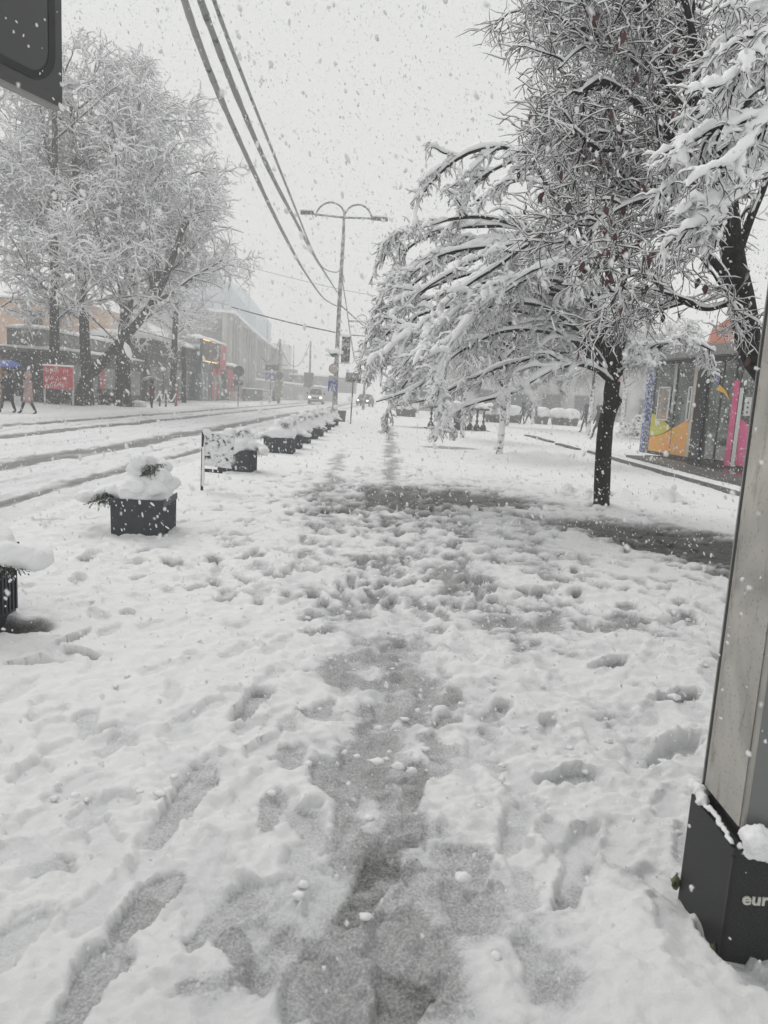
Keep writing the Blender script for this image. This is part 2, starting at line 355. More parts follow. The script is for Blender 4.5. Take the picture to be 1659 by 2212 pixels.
    jj, ii = np.meshgrid(np.arange(J - 1), np.arange(I - 1), indexing='ij'); a = (jj * I + ii).ravel()
    Q = np.stack([a, a + 1, a + 1 + I, a + I], -1)
    cxm = X.reshape(-1)[a]
    def part(name, sel):
        q = Q[sel]; used = np.unique(q); mp = np.zeros(len(V), np.int32); mp[used] = np.arange(len(used))
        me = np_mesh(name, V[used], mp[q], GM)
        at_ = me.attributes.new('slush', 'FLOAT', 'POINT'); at_.data.foreach_set('value', Mo.reshape(-1)[used].astype(np.float32))
        o = link(name, me); return o
    tag(part('pavement', cxm >= -4.1), 'near pavement of trampled snow with footprints and grey slush path', kind='structure')
    tag(part('road', (cxm < -4.1) & (cxm >= -13.4)), 'snowy road with grey slush wheel tracks', kind='structure')
    tag(part('far_pavement', cxm < -13.4), 'snow covered pavement across the road', kind='structure')
GM = D.materials.new('snow_ground'); GM.use_nodes = True
t = GM.node_tree; b = t.nodes['Principled BSDF']
atn = N(t, 'ShaderNodeAttribute', attribute_name='slush'); tc = N(t, 'ShaderNodeTexCoord')
no = N(t, 'ShaderNodeTexNoise'); no.inputs['Scale'].default_value = 100; no.inputs['Detail'].default_value = 5; no.inputs['Roughness'].default_value = .7
t.links.new(tc.outputs['Object'], no.inputs['Vector'])
mm = N(t, 'ShaderNodeMath', operation='SUBTRACT'); t.links.new(no.outputs['Fac'], mm.inputs[0]); mm.inputs[1].default_value = .5
at3 = N(t, 'ShaderNodeMath', operation='MULTIPLY'); t.links.new(atn.outputs['Fac'], at3.inputs[0]); at3.inputs[1].default_value = 2.4
at4 = N(t, 'ShaderNodeMath', operation='MINIMUM'); t.links.new(at3.outputs[0], at4.inputs[0]); at4.inputs[1].default_value = 1.05
mu = N(t, 'ShaderNodeMath', operation='MULTIPLY'); t.links.new(mm.outputs[0], mu.inputs[0]); t.links.new(at4.outputs[0], mu.inputs[1])
ad = N(t, 'ShaderNodeMath', operation='ADD', use_clamp=True); t.links.new(atn.outputs['Fac'], ad.inputs[0]); t.links.new(mu.outputs[0], ad.inputs[1])
rp = N(t, 'ShaderNodeValToRGB'); cr = rp.color_ramp
cr.elements[0].position = 0; cr.elements[0].color = (.86, .86, .865, 1)
cr.elements[1].position = 1; cr.elements[1].color = (.042, .042, .042, 1)
for p_, c_ in ((.25, (.70, .70, .715)), (.5, (.42, .42, .425)), (.75, (.20, .20, .195)), (.9, (.085, .085, .083))):
    e = cr.elements.new(p_); e.color = (*c_, 1)
t.links.new(ad.outputs[0], rp.inputs[0]); t.links.new(rp.outputs[0], b.inputs['Base Color'])
rr_ = N(t, 'ShaderNodeMapRange'); rr_.inputs['To Min'].default_value = .8; rr_.inputs['To Max'].default_value = .42; t.links.new(ad.outputs[0], rr_.inputs[0]); t.links.new(rr_.outputs[0], b.inputs['Roughness'])
b.inputs['Specular IOR Level'].default_value = .3
nb = N(t, 'ShaderNodeTexNoise'); nb.inputs['Scale'].default_value = 55; nb.inputs['Detail'].default_value = 8; nb.inputs['Roughness'].default_value = .75; t.links.new(tc.outputs['Object'], nb.inputs['Vector'])
bp = N(t, 'ShaderNodeBump'); bp.inputs['Strength'].default_value = .75; bp.inputs['Distance'].default_value = .014
t.links.new(nb.outputs['Fac'], bp.inputs['Height']); t.links.new(bp.outputs[0], b.inputs['Normal'])
ground()
gp = MB().add([(-330, -30, -.12), (330, -30, -.12), (330, 640, -.12), (-330, 640, -.12)], [(0, 1, 2, 3)]).build('ground', SNOW)
tag(gp, 'snow covered ground reaching to the horizon', kind='structure')

# ------------------------------------------------------------------ haze of falling snow
hz = MB().box((0, 305, 21.5), (680, 690, 46)).build('haze', mat('haze_tmp', (1, 1, 1)))
tag(hz, 'pale haze of falling snow filling the air', kind='stuff')
hm = D.materials.new('haze_air'); hm.use_nodes = True; t = hm.node_tree; t.nodes.clear()
oo = N(t, 'ShaderNodeOutputMaterial'); pv = N(t, 'ShaderNodeVolumePrincipled'); pv.inputs['Density'].default_value = .0048; pv.inputs['Color'].default_value = (.99, .99, .99, 1)
t.links.new(pv.outputs[0], oo.inputs['Volume']); hz.data.materials.clear(); hz.data.materials.append(hm)

# ------------------------------------------------------------------ TREES
rs = np.random.RandomState(3)
def nrm(a): return a / np.maximum(np.linalg.norm(a, axis=-1, keepdims=True), 1e-9)
def frames(P):
    T = np.empty_like(P); T[:, 1:-1] = P[:, 2:] - P[:, :-2]; T[:, 0] = P[:, 1] - P[:, 0]; T[:, -1] = P[:, -1] - P[:, -2]; T = nrm(T)
    Zv = np.array([0, 0, 1.]); A = np.cross(T, Zv); bad = np.abs(T[..., 2]).max(1) > .985
    A[bad] = np.cross(T[bad], np.array([.08, 1., .05])); A = nrm(A); B = np.cross(A, T)
    return T, A, B
def tubes(P, Rr, prof):
    """P (N,K,3), Rr (N,K) or (N,K,2); prof list of (side, up)"""
    Nn, K, _ = P.shape; T, A, B = frames(P); Sd = len(prof); pr = np.array(prof)
    if Rr.ndim == 2: Rr = np.stack([Rr, Rr], -1)
    V = P[:, :, None, :] + A[:, :, None, :] * (pr[None, None, :, 0:1] * Rr[:, :, None, 0:1]) + B[:, :, None, :] * (pr[None, None, :, 1:2] * Rr[:, :, None, 1:2])
    n, k, s_ = np.meshgrid(np.arange(Nn), np.arange(K - 1), np.arange(Sd), indexing='ij')
    b0 = (n * K + k) * Sd; b1 = b0 + Sd; s2 = (s_ + 1) % Sd
    Q = np.stack([b0 + s_, b0 + s2, b1 + s2, b1 + s_], -1).reshape(-1, 4)
    return V.reshape(-1, 3), Q
def circ(n): return [(math.cos(2 * math.pi * i / n), math.sin(2 * math.pi * i / n)) for i in range(n)]
SN6 = [(-1, -.05), (-.78, .7), (0, 1.1), (.78, .7), (1, -.05), (0, .0)]
SN4 = [(-1, 0), (0, 1.15), (1, 0), (0, .02)]; SN3 = [(-1, 0), (0, 1.15), (1, 0)]
def grow(st, d, L, K, droop=.3, wob=.15, up=0.0, grav_pow=1.0):
    Nn = len(st); P = np.empty((Nn, K, 3)); P[:, 0] = st; d = nrm(d)
    for k in range(1, K):
        f = k / (K - 1)
        d = d + np.array([0, 0, 1.]) * (up - droop * f ** grav_pow)[..., None] if isinstance(droop, np.ndarray) else d + np.array([0, 0, up - droop * f ** grav_pow])
        d = nrm(d + rs.normal(0, wob, (Nn, 3))); P[:, k] = P[:, k - 1] + d * (L / (K - 1))[:, None]
    return P
def spawn(P, Rr, n, t0, t1, ang, sigma=.2):
    Nn, K, _ = P.shape; idx = np.repeat(np.arange(Nn), n); t_ = rs.uniform(t0, t1, len(idx)); f = t_ * (K - 1); k = np.minimum(f.astype(int), K - 2); f = (f - k)[:, None]
    p0 = P[idx, k]; p1 = P[idx, k + 1]; st = p0 * (1 - f) + p1 * f; T = nrm(p1 - p0)
    q = rs.normal(0, 1, T.shape); q = nrm(q - (q * T).sum(-1, keepdims=True) * T)
    a = np.clip(rs.normal(ang, sigma, len(idx)), .15, 1.6)[:, None]
    r = Rr[idx, k] * (1 - f[:, 0]) + Rr[idx, k + 1] * f[:, 0]
    return st, T * np.cos(a) + q * np.sin(a), t_, idx, r
def taper(r0, K, end=.25): return r0[:, None] * np.linspace(1, end, K)[None, :] ** .9
def lump(Nn, K, amp, e0=.8, e1=.15):
    """uneven thickness of the snow along a branch"""
    a = rs.uniform(1 - amp, 1 + amp, (Nn, K)); a[:, 0] *= e0; a[:, -1] *= e1
    if K > 4: a[:, -2] = np.maximum(a[:, -2], 1.0) * .85
    return a
def snow_of(P, Rb, wid, amp, prof, hmul=1.0, minf=.3):
    T, A, B = frames(P); hf = minf + (1 - minf) * np.sqrt(np.clip(1 - T[..., 2] ** 2, 0, 1))
    W = wid * hf * lump(P.shape[0], P.shape[1], amp)
    W = np.maximum(W, .14 * wid) ; Wd = np.stack([np.maximum(W, Rb * .85 * hf), W * hmul * (hf ** 1.3)], -1)
    return tubes(P + B * (Rb * .45)[..., None], Wd, prof)
def merge(L):
    Vs = []; Qs = []; o = 0
    for V, Q in L: Vs.append(V); Qs.append(Q + o); o += len(V)
    return np.concatenate(Vs), np.concatenate(Qs)
def smooth_path(pts, K, radii=None):
    pts = np.array([tuple(p) for p in pts]); n = len(pts); tt = np.linspace(0, n - 1, K); out = []
    for x in tt:
        i = min(int(x), n - 2); f = x - i; p0 = pts[max(i - 1, 0)]; p1 = pts[i]; p2 = pts[i + 1]; p3 = pts[min(i + 2, n - 1)]
        out.append(.5 * ((2 * p1) + (-p0 + p2) * f + (2 * p0 - 5 * p1 + 4 * p2 - p3) * f * f + (-p0 + 3 * p1 - 3 * p2 + p3) * f ** 3))
    return np.array(out)
def bend_noise(P, amp, fr=3):
    K = P.shape[1]; n = rs.normal(0, 1, (P.shape[0], fr + 2, 3)); x = np.linspace(0, fr + 1, K); i = np.minimum(x.astype(int), fr); f = (x - i)[None, :, None]
    w_ = n[:, i] * (1 - f) + n[:, i + 1] * f; env = np.sin(np.linspace(0, 1, K) * math.pi / 2)[None, :, None]
    return P + w_ * amp * env
def tree(name, label, cat, base, trunk, limbs, subs, twigs, twl=None, group=None, trunk_r=(.15, .09), snowscale=1.0, lamp=.3, sbase=.032, birch=False, lod=1, trunk_snow=None, leaves=0, center=None):
    """limbs: list of (P(K,3), r0). subs/twigs/twl: dicts"""
    base = np.array(base, float)
    root = empty(name, tuple(base), 0, label, cat, group)
    bark = []; snow = []; tw = []; tws = []
    if trunk is not None:
        Pt = smooth_path(trunk, 16)[None]; Pt = bend_noise(Pt, trunk_r[0] * .12, 5) - base
        rt = np.linspace(trunk_r[0], trunk_r[1], 16)[None] * rs.uniform(.97, 1.03, (1, 16)); rt[0, 0] *= 1.22
        V, Q = tubes(Pt, rt, circ(12))
        link('trunk', np_mesh('trunk', V, Q, BARK if not birch else speckled('trunk_plastered', (.05, .048, .045), thr=.42, scale=7)), root)
        if trunk_snow:
            V, Q = snow_of(Pt, rt, trunk_snow * np.ones((1, 16)), .25, SN6, 1.0, .3)
            snow.append((V, Q))
    LK_ = 30 if lod == 1 else 14; LP = np.stack([smooth_path(p, LK_) for p, r in limbs]) - base; LR = np.stack([taper(np.array([r]), LK_, .22)[0] for p, r in limbs])
    LP = bend_noise(LP, .04 * np.mean([r for p, r in limbs]) * 12, 5)
    V, Q = tubes(LP, LR, circ(7)); bark.append((V, Q))
    snow.append(snow_of(LP, LR, (LR * .55 + sbase * snowscale), lamp, SN6, 1.15, .25))
    st, d, t_, idx, r = spawn(LP, LR, subs['n'], subs.get('t0', .15), 1.0, subs.get('ang', .6), .2)
    L = subs['L'] * (1.1 - .55 * t_) * rs.uniform(.6, 1.25, len(st))
    if 'bias' in subs: d = nrm(d + np.array(subs['bias']))
    SK = subs.get('K', 7); SP = grow(st, d, L, SK, subs.get('droop', .25), subs.get('wob', .14), subs.get('up', 0)); SR = taper(np.minimum(r * .6, subs.get('r', .02)) + .003, SK, .3)
    bark.append(tubes(SP, SR, circ(5)))
    snow.append(snow_of(SP, SR, (SR * .5 + subs.get('sw', .022) * snowscale) * np.ones(SR.shape), subs.get('amp', .35), SN6 if lod == 1 else SN4, 1.15, .3))
    st, d, t_, idx, r = spawn(SP, SR, twigs['n'], .08, 1.0, twigs.get('ang', .7), .25)
    L = twigs['L'] * (1.1 - .4 * t_) * rs.uniform(.5, 1.3, len(st))
    if 'bias' in twigs: d = nrm(d + np.array(twigs['bias']))
    TP = grow(st, d, L, 5, twigs.get('droop', .3), twigs.get('wob', .2), twigs.get('up', 0)); TR = taper(np.full(len(st), twigs.get('r', .007)), 5, .4)
    tw.append(tubes(TP, TR, circ(3))); tws.append(snow_of(TP, TR, (twigs.get('sw', .014) * snowscale) * np.ones(TR.shape), twigs.get('amp', .45), SN4 if lod == 1 else SN3, 1.15, .35))
    if twl:
        st, d, t_, idx, r = spawn(TP, TR, twl['n'], .15, 1.0, twl.get('ang', .7), .25)
        L = twl['L'] * rs.uniform(.5, 1.4, len(st))
        if 'bias' in twl: d = nrm(d + np.array(twl['bias']))
        QP = grow(st, d, L, 4 if lod == 1 else 3, twl.get('droop', .3), twl.get('wob', .25), twl.get('up', 0)); K = QP.shape[1]; QR = taper(np.full(len(st), twl.get('r', .004)), K, .5)
        tw.append(tubes(QP, QR, circ(3))); tws.append(snow_of(QP, QR, (twl.get('sw', .01) * snowscale) * np.ones(QR.shape), .5, SN4 if lod == 1 else SN3, 1.2, .4))
    V, Q = merge(bark); link('branches', np_mesh('branches', V, Q, BARK), root)
    V, Q = merge(snow); link('snow_on_branches', np_mesh('snow_on_branches', V, Q, SNOWT), root)
    V, Q = merge(tw); link('crown', np_mesh('crown', V, Q, TWIG), root)
    V, Q = merge(tws); link('snow_on_twigs', np_mesh('snow_on_twigs', V, Q, SNOWT), root)
    return root, TP + base

def P3(pts, Y0, dY):
    """image polyline -> world points whose depth runs from Y0 to Y0+dY"""
    n = len(pts); return [at(u, v, Y0 + dY * i / (n - 1)) for i, (u, v) in enumerate(pts)]
# ---- tree A: bent under snow, arching to the left
A0 = gnd(1300, 1092); YA = A0.y
trunkA = [Vector((A0.x, YA, -.1)), at(1303, 1000, YA), at(1310, 920, YA), at(1320, 860, YA), at(1326, 822, YA)]
la = []
def LA(pts, dY, r): la.append(([at(1322, 828, YA)] + P3(pts, YA + dY * .12, dY), r))
LA([(1318,740),(1298,620),(1268,480),(1215,385),(1160,335),(1100,318),(1030,326),(965,362),(918,408),(898,450),(893,475)], -1.2, .055)
LA([(1312,730),(1285,600),(1245,470),(1190,400),(1120,390),(1060,415),(1010,455),(985,500)], 1.5, .05)
LA([(1300,720),(1255,560),(1200,430),(1141,350),(1080,360),(1030,392),(1005,430),(990,480)], .3, .05)
LA([(1330,740),(1318,600),(1270,540),(1207,520),(1151,523),(1074,576),(991,626),(941,676),(891,776)], -1.9, .06)
LA([(1300,730),(1262,620),(1200,530),(1110,490),(1024,490),(960,500),(905,525),(878,555),(870,600)], 1.2, .05)
LA([(1290,740),(1230,640),(1140,560),(1040,530),(940,560),(870,590),(828,625),(812,660)], -.4, .05)
LA([(1290,760),(1264,716),(1174,663),(1051,655),(940,670),(870,700),(824,735),(787,786)], .8, .05)
LA([(1280,770),(1241,736),(1160,715),(1080,722),(1007,753),(950,790),(891,836),(815,864)], -1.0, .045)
LA([(1280,790),(1240,765),(1190,768),(1107,786),(1007,826),(930,858),(850,872)], 1.8, .045)
LA([(1290,800),(1241,785),(1190,800),(1120,845),(1040,870),(985,895),(960,918)], -2.2, .045)
LA([(1270,770),(1200,700),(1110,670),(1020,690),(950,740),(900,800),(880,850)], 2.4, .045)
LA([(1300,700),(1250,600),(1170,590),(1090,630),(1020,690),(970,760),(950,820)], -2.8, .045)
LA([(1300,760),(1250,690),(1180,690),(1090,700),(1000,740),(920,790),(860,850),(835,890)], -.2, .045)
LA([(1290,700),(1230,600),(1150,540),(1060,530),(980,560),(910,600),(870,640),(850,700)], 2.0, .045)
LA([(1345,740),(1352,640),(1340,540),(1345,450),(1380,400)], .8, .06)
LA([(1350,760),(1375,680),(1400,600),(1430,540)], 1.8, .05)
LA([(1345,800),(1395,775),(1440,740),(1500,735),(1540,760)], -.8, .05)
LA([(1310,780),(1260,700),(1200,650),(1130,600),(1060,600),(1000,640),(960,700),(935,760)], 3.6, .045)
base_la = [np.array([tuple(q) for q in smooth_path(p_, 9)]) for p_, r_ in la[:12]]
for k in range(13):
    i, j = rs.choice(np.arange(3, 12), 2, replace=False); f = rs.uniform(.3, .7); q = base_la[i] * f + base_la[j] * (1 - f)
    q[1:] += np.linspace(0, 1, 8)[:, None] * np.array([rs.uniform(-.35, .15), rs.uniform(-1.3, 1.3), rs.uniform(-.15, .3)]); la.append((list(q), .04))
rA, _ = tree('snow_bent_tree', 'snow laden tree with dark trunk and long branches bowed over the pavement', 'tree', (A0.x, YA, 0), trunkA, la,
     dict(n=15, L=.75, ang=.5, droop=.15, sw=.040, r=.014, amp=.5, K=10, bias=(-.28, 0, -.03)), dict(n=11, L=.20, ang=.8, droop=.3, wob=.3, r=.006, sw=.025, amp=.55, bias=(-.05, 0, -.3)),
     dict(n=2, L=.09, ang=1.0, droop=.2, wob=.35, r=.0035, sw=.015, bias=(0, 0, -.15)), trunk_r=(.135, .12), snowscale=1.2, lamp=.5)
# knob on the trunk
kb = at(1333, 868, YA) - Vector((A0.x, YA, 0)); MB().blob(tuple(kb), (.07, .09, .1), 3, .2).build('knot', BARK, rA, True)

# ---- tree B: close, dense, dark red leaves left on it
YB = 7.6
def bt(u, v, y=YB): return at(u, v, y)
b0 = bt(1705, 860); tB0 = Vector((b0.x + .25, YB + .25, 0))
trunkB = [tB0 + Vector((0, 0, -.1)), Vector((tB0.x - .02, tB0.y - .05, .8)), bt(1680, 850), bt(1625, 755), bt(1606, 660), bt(1585, 560), bt(1570, 440), bt(1560, 300), bt(1545, 150)]
lb = []
def LB(pts, Y0, dY, r):
    pts = [(u + .30 * max(0, 1380 - u), v) for u, v in pts]; lb.append((P3(pts, Y0, dY), r))
LB([(1608,700),(1582,656),(1520,664),(1439,631),(1380,600),(1320,610)], YB, -.9, .035)
LB([(1600,650),(1540,560),(1450,480),(1360,420),(1270,400),(1200,420)], YB, -.6, .045)
LB([(1590,600),(1530,470),(1430,360),(1320,290),(1230,280),(1180,310)], YB, .9, .045)
LB([(1575,480),(1500,360),(1400,240),(1290,180),(1200,200)], YB, -1.0, .05)
LB([(1570,440),(1480,300),(1370,160),(1250,80),(1150,60),(1090,20)], YB, .4, .05)
LB([(1565,350),(1490,200),(1400,60),(1290,-40),(1170,-60)], YB, -.9, .05)
LB([(1560,300),(1480,130),(1380,-20),(1260,-120)], YB, 1.2, .045)
LB([(1550,200),(1480,40),(1420,-120),(1360,-240)], YB, .3, .045)
LB([(1590,560),(1640,420),(1700,300),(1780,240)], YB, 1.0, .05)
LB([(1570,440),(1600,260),(1660,120),(1730,20)], YB, .2, .05)
LB([(1570,470),(1470,380),(1360,330),(1250,330),(1170,290)], YB, -1.2, .035)
LB([(1575,500),(1490,430),(1390,430),(1290,470),(1240,500)], YB, -1.3, .035)
LB([(1565,350),(1450,200),(1330,110),(1220,100),(1130,150)], YB, -1.2, .035)
LB([(1560,250),(1460,60),(1340,-30),(1230,-10),(1160,40)], YB, 1.5, .035)
LB([(1555,200),(1500,30),(1430,-30),(1350,60)], YB, 1.0, .035)
LB([(1585,520),(1480,440),(1350,370),(1260,350),(1200,370)], YB, 2.0, .04)
LB([(1575,420),(1460,270),(1330,210),(1230,240)], YB, 2.2, .04)
LB([(1565,330),(1450,120),(1310,20),(1190,20),(1130,80)], YB, 2.4, .04)
LB([(1560,250),(1500,90),(1440,-60),(1350,-150)], YB, -1.3, .04)
rB, TB = tree('red_leaved_tree', 'dense twiggy tree with a few dark red leaves left, leaning in beside the metal totem', 'tree', (tB0.x, tB0.y, 0), trunkB, lb,
     dict(n=12, L=.9, ang=.75, droop=.06, sw=.014, r=.014, t0=.12, wob=.2, bias=(-.2, 0, -.05)), dict(n=11, L=.40, ang=.8, droop=.12, wob=.28, r=.0062, sw=.0098, bias=(-.1, 0, -.1)),
     dict(n=3, L=.2, ang=.8, droop=.08, wob=.38, r=.0042, sw=.0072), trunk_r=(.15, .085), snowscale=1.0, sbase=.016)
# leaves: 300 single ones, dark red, hanging, some capped with snow
def leaf_mesh(mt, nm='leaf'):
    k = 6; V = []; F = []
    for i in range(k + 1):
        f = i / k; wdt = .024 * math.sin(math.pi * f ** .8) * (1 if i < k else 0); z = -.02 - .095 * f
        V += [(-wdt, .006 * math.sin(3 * f) + .007, z), (0, .012 * f, z), (wdt, .006 * math.sin(3 * f) + .007, z)]
    for i in range(k):
        a = i * 3; F += [(a, a + 1, a + 4, a + 3), (a + 1, a + 2, a + 5, a + 4)]
    me = D.meshes.new(nm); me.from_pydata(V, [], F); me.materials.append(mt); me.polygons.foreach_set('use_smooth', np.ones(len(F), bool)); return me
LF = [leaf_mesh(mat('red_leaf', (.065, .016, .018), .45, noise=.5, scale=30)), leaf_mesh(mat('brown_leaf', (.03, .018, .016), .5, noise=.4, scale=30)), leaf_mesh(mat('bright_red_leaf', (.085, .02, .02), .45))]
ends = TB[:, -1]; sel = []
for i in rs.permutation(len(ends)):
    p = ends[i]
    if p[1] < 1: continue
    uu = p[0] / p[1]; vv = (p[2] - 1.6) / p[1]
    u_px = 829.5 + 1600 * uu + 0; 
    wgt = math.exp(-(((uu - .29) / .10) ** 2)) * math.exp(-(((vv - .25) / .14) ** 2)) + .35 * math.exp(-(((uu - .45) / .08) ** 2) - ((vv - .02) / .09) ** 2) + .06
    if rs.rand() < wgt * (1.0 if p[1] < 7.0 else .3 if p[1] < 7.6 else .08): sel.append(p)
    if len(sel) >= 300: break
for p in sel:
    o = link('leaf', LF[rs.choice(3, p=[.5, .3, .2])], rB, tuple(np.array(p) - np.array([tB0.x, tB0.y, 0])))
    o.rotation_euler = (rs.normal(0, .3), rs.normal(0, .3), rs.uniform(0, 6.28)); s_ = rs.uniform(.6, 1.15); o.scale = (s_, s_, s_)

# ---- tree C: thick snow on branches reaching in from the right, nearer still
lc = []
def LC(pts, Y0, dY, r):
    pts = [(u + .18 * max(0, 1700 - u), v) for u, v in pts]; lc.append((P3(pts, Y0, dY), r))
cb = at(1900, 700, 5.4); tC0 = Vector((cb.x, 5.4, 0))
trunkC = [tC0 + Vector((0, 0, -.1)), at(1895, 900, 5.4), at(1885, 700, 5.4), at(1870, 400, 5.4), at(1860, 100, 5.4)]
LC([(1875,500),(1760,300),(1680,250),(1600,270),(1520,330),(1440,380),(1390,400)], 5.4, -.4, .035)
LC([(1875,560),(1760,400),(1680,360),(1600,390),(1540,440),(1470,470),(1420,490)], 5.4, -.9, .03)
LC([(1870,420),(1760,200),(1680,130),(1600,150),(1530,220),(1470,260)], 5.4, .3, .035)
LC([(1865,300),(1770,100),(1700,20),(1620,20),(1540,90),(1480,130)], 5.4, -.2, .035)
LC([(1875,500),(1770,330),(1690,290),(1610,340),(1550,400),(1500,430),(1450,440)], 5.4, -.7, .03)
LC([(1870,420),(1770,240),(1690,180),(1610,200),(1540,260),(1480,300),(1430,330)], 5.4, -.5, .03)
LC([(1865,330),(1780,120),(1700,60),(1620,80),(1560,160),(1510,200)], 5.4, -.9, .03)
LC([(1870,400),(1780,260),(1720,210),(1660,230),(1590,300),(1540,360)], 5.4, -1.2, .03)
LC([(1860,150),(1780,-30),(1700,-80),(1620,-60),(1560,0)], 5.4, -.4, .035)
LC([(1880,640),(1990,500),(2090,450),(2200,500)], 5.4, .4, .04); LC([(1875,500),(1960,350),(2060,250)], 5.4, 1.5, .04)
rC, _ = tree('heavy_snow_tree', 'tree at the right edge whose branches carry the thickest rolls of snow', 'tree', (tC0.x, tC0.y, 0), trunkC, lc,
     dict(n=12, L=.40, ang=.5, droop=.2, sw=.036, r=.010, t0=.35, amp=.5, K=9, bias=(-.3, 0, -.3)), dict(n=6, L=.15, ang=.8, droop=.2, wob=.3, r=.0045, sw=.018, amp=.5, bias=(-.15, 0, -.25)),
     dict(n=2, L=.09, ang=.7, droop=.3, r=.003, sw=.007), trunk_r=(.17, .1), snowscale=1.0, lamp=.45, sbase=.042)

# ---- smaller street trees beyond A, one built and copied
def auto_limbs(base, top, n, L, r, ang0, droop, K=8, up=.0, tmin=.35, side=None):
    Pt = smooth_path([base, top], 8)[None]; out = []
    st, d, t_, idx, rr = spawn(Pt, np.full((1, 8), r), n, tmin, 1, ang0, .2)
    if side is not None: d = nrm(d + np.array(side))
    P = grow(st, d, L * (1.15 - .5 * t_) * rs.uniform(.8, 1.15, n), K, droop, .08, up)
    return [(P[i], r * rs.uniform(.7, 1)) for i in range(n)]
D0 = gnd(1078, 981)
limD = auto_limbs((D0.x, D0.y, 1.9), (D0.x - .1, D0.y, 3.4), 15, 2.7, .045, .75, .3, up=.08, tmin=0)
rD, _ = tree('street_tree', 'small tree with its trunk plastered white by the wind, second along the pavement', 'tree', (D0.x, D0.y, 0), [(D0.x, D0.y, -.1), (D0.x + .03, D0.y, 1.2), (D0.x - .02, D0.y, 2.2), (D0.x - .1, D0.y, 3.3)], limD,
     dict(n=9, L=1.3, ang=.6, droop=.28, sw=.035, r=.018), dict(n=8, L=.6, ang=.7, droop=.4, r=.009, sw=.022), dict(n=2, L=.3, ang=.7, droop=.35, r=.006, sw=.016), trunk_r=(.105, .085), snowscale=1.2, birch=True, lod=2, group='street trees beyond the bowed tree')
E0 = gnd(998, 946); 
def tcopy(src, loc, rz, sc, label, group=None):
    c = copy_tree(src); c.location = loc; c.rotation_euler = (0, 0, rz); c.scale = (sc, sc, sc); c['label'] = label
    if group: c['group'] = group
    return c
for (x, y, rz, sc, lab) in [(E0.x, E0.y, 2.1, .95, 'small street tree with dark trunk left of the white plastered one'),
        (11.5, 43, 4.2, 1.2, 'bare snowy tree standing behind the walkers on the plaza'), (8.2, 52, .6, 1.3, 'snowy plaza tree behind the conifer row, left of the walkers'),
        (16.5, 46, 3.3, 1.35, 'snowy tree beyond the small conifer beside the shops'), (5.6, 64, 1.1, 1.3, 'faint snowy tree behind the carved balustrade'), (13.5, 70, 5.0, 1.6, 'faint grey tree far behind the plaza walkers'),
        (20.5, 66, 2.6, 1.7, 'faint grey tree farthest right on the plaza'), (2.9, 78, 3.9, 1.3, 'palest tree at the far end of the pavement')]:
    tcopy(rD, (x, y, 0), rz, sc, lab, 'street trees beyond the bowed tree')

# ---- the big trees across the road
def bigtree(name, label, base, trunkpts, tr, limbs_n, L, seed, lean=None, top=None, extra=None, side=None):
    global rs
    rs = np.random.RandomState(seed)
    Pt = smooth_path(trunkpts, 10); lim = []
    st, d, t_, idx, rr = spawn(Pt[None], np.linspace(tr[0], tr[1], 10)[None], limbs_n, .2, 1, .82, .22)
    d[:, 2] = np.abs(d[:, 2]) * .8 + .05
    if side is not None: d = nrm(d + np.array(side))
    P = grow(st, d, L * (1.25 - .55 * t_) * rs.uniform(.75, 1.15, limbs_n), 8, .16, .08, .06)
    lim = [(P[i], tr[1] * rs.uniform(.35, .7)) for i in range(limbs_n)]
    if extra: lim += extra
    return tree(name, label, 'tree', base, trunkpts, lim, dict(n=10, L=2.7, ang=.7, droop=.08, sw=.07, r=.034, wob=.2, up=.02), dict(n=8, L=1.15, ang=.75, droop=.14, wob=.28, r=.010, sw=.060, up=.01),
                dict(n=2, L=.50, ang=.8, droop=.14, wob=.35, r=.006, sw=.048), trunk_r=tr, snowscale=1.0, lod=2, group='big roadside trees across the road', trunk_snow=None)[0]
YL = 45.0
T2 = at(190, 873, YL); T2.z = 0
big = bigtree('roadside_tree', 'tall snow covered tree rising straight between the leaning trunk and the red board', tuple(T2), [tuple(T2 - Vector((0, 0, .2))), tuple(at(184, 740, YL)), tuple(at(176, 600, YL)), tuple(at(165, 440, YL)), tuple(at(158, 300, YL)), tuple(at(150, 200, YL))], (.34, .11), 24, 6.2, 5)
T4 = at(268, 878, 46.5); T4.z = 0
big2 = bigtree('roadside_tree', 'broad snow covered tree nearest the shops, right of the leaning trunk', tuple(T4), [tuple(T4 - Vector((0, 0, .2))), tuple(at(266, 760, 46.5)), tuple(at(280, 600, 46.5)), tuple(at(292, 460, 46.5)), tuple(at(285, 330, 46.5)), tuple(at(275, 250, 46.5))], (.46, .13), 26, 7.4, 8, side=(.18, 0, .0))
T1 = at(118, 868, 44.0); T1.z = 0
tcopy(big, tuple(T1), 2.2, .95, 'forked dark tree behind the red board, its crown at the left edge')
T0 = at(-90, 880, 42.0); T0.z = 0
tcopy(big2, tuple(T0), 3.4, .92, 'snow covered tree at the left edge above the blue umbrella')
T5 = at(372, 872, 62.0); T5.z = 0
tcopy(big, tuple(T5), 4.4, .85, 'snow covered tree in front of the flat roofed shop')
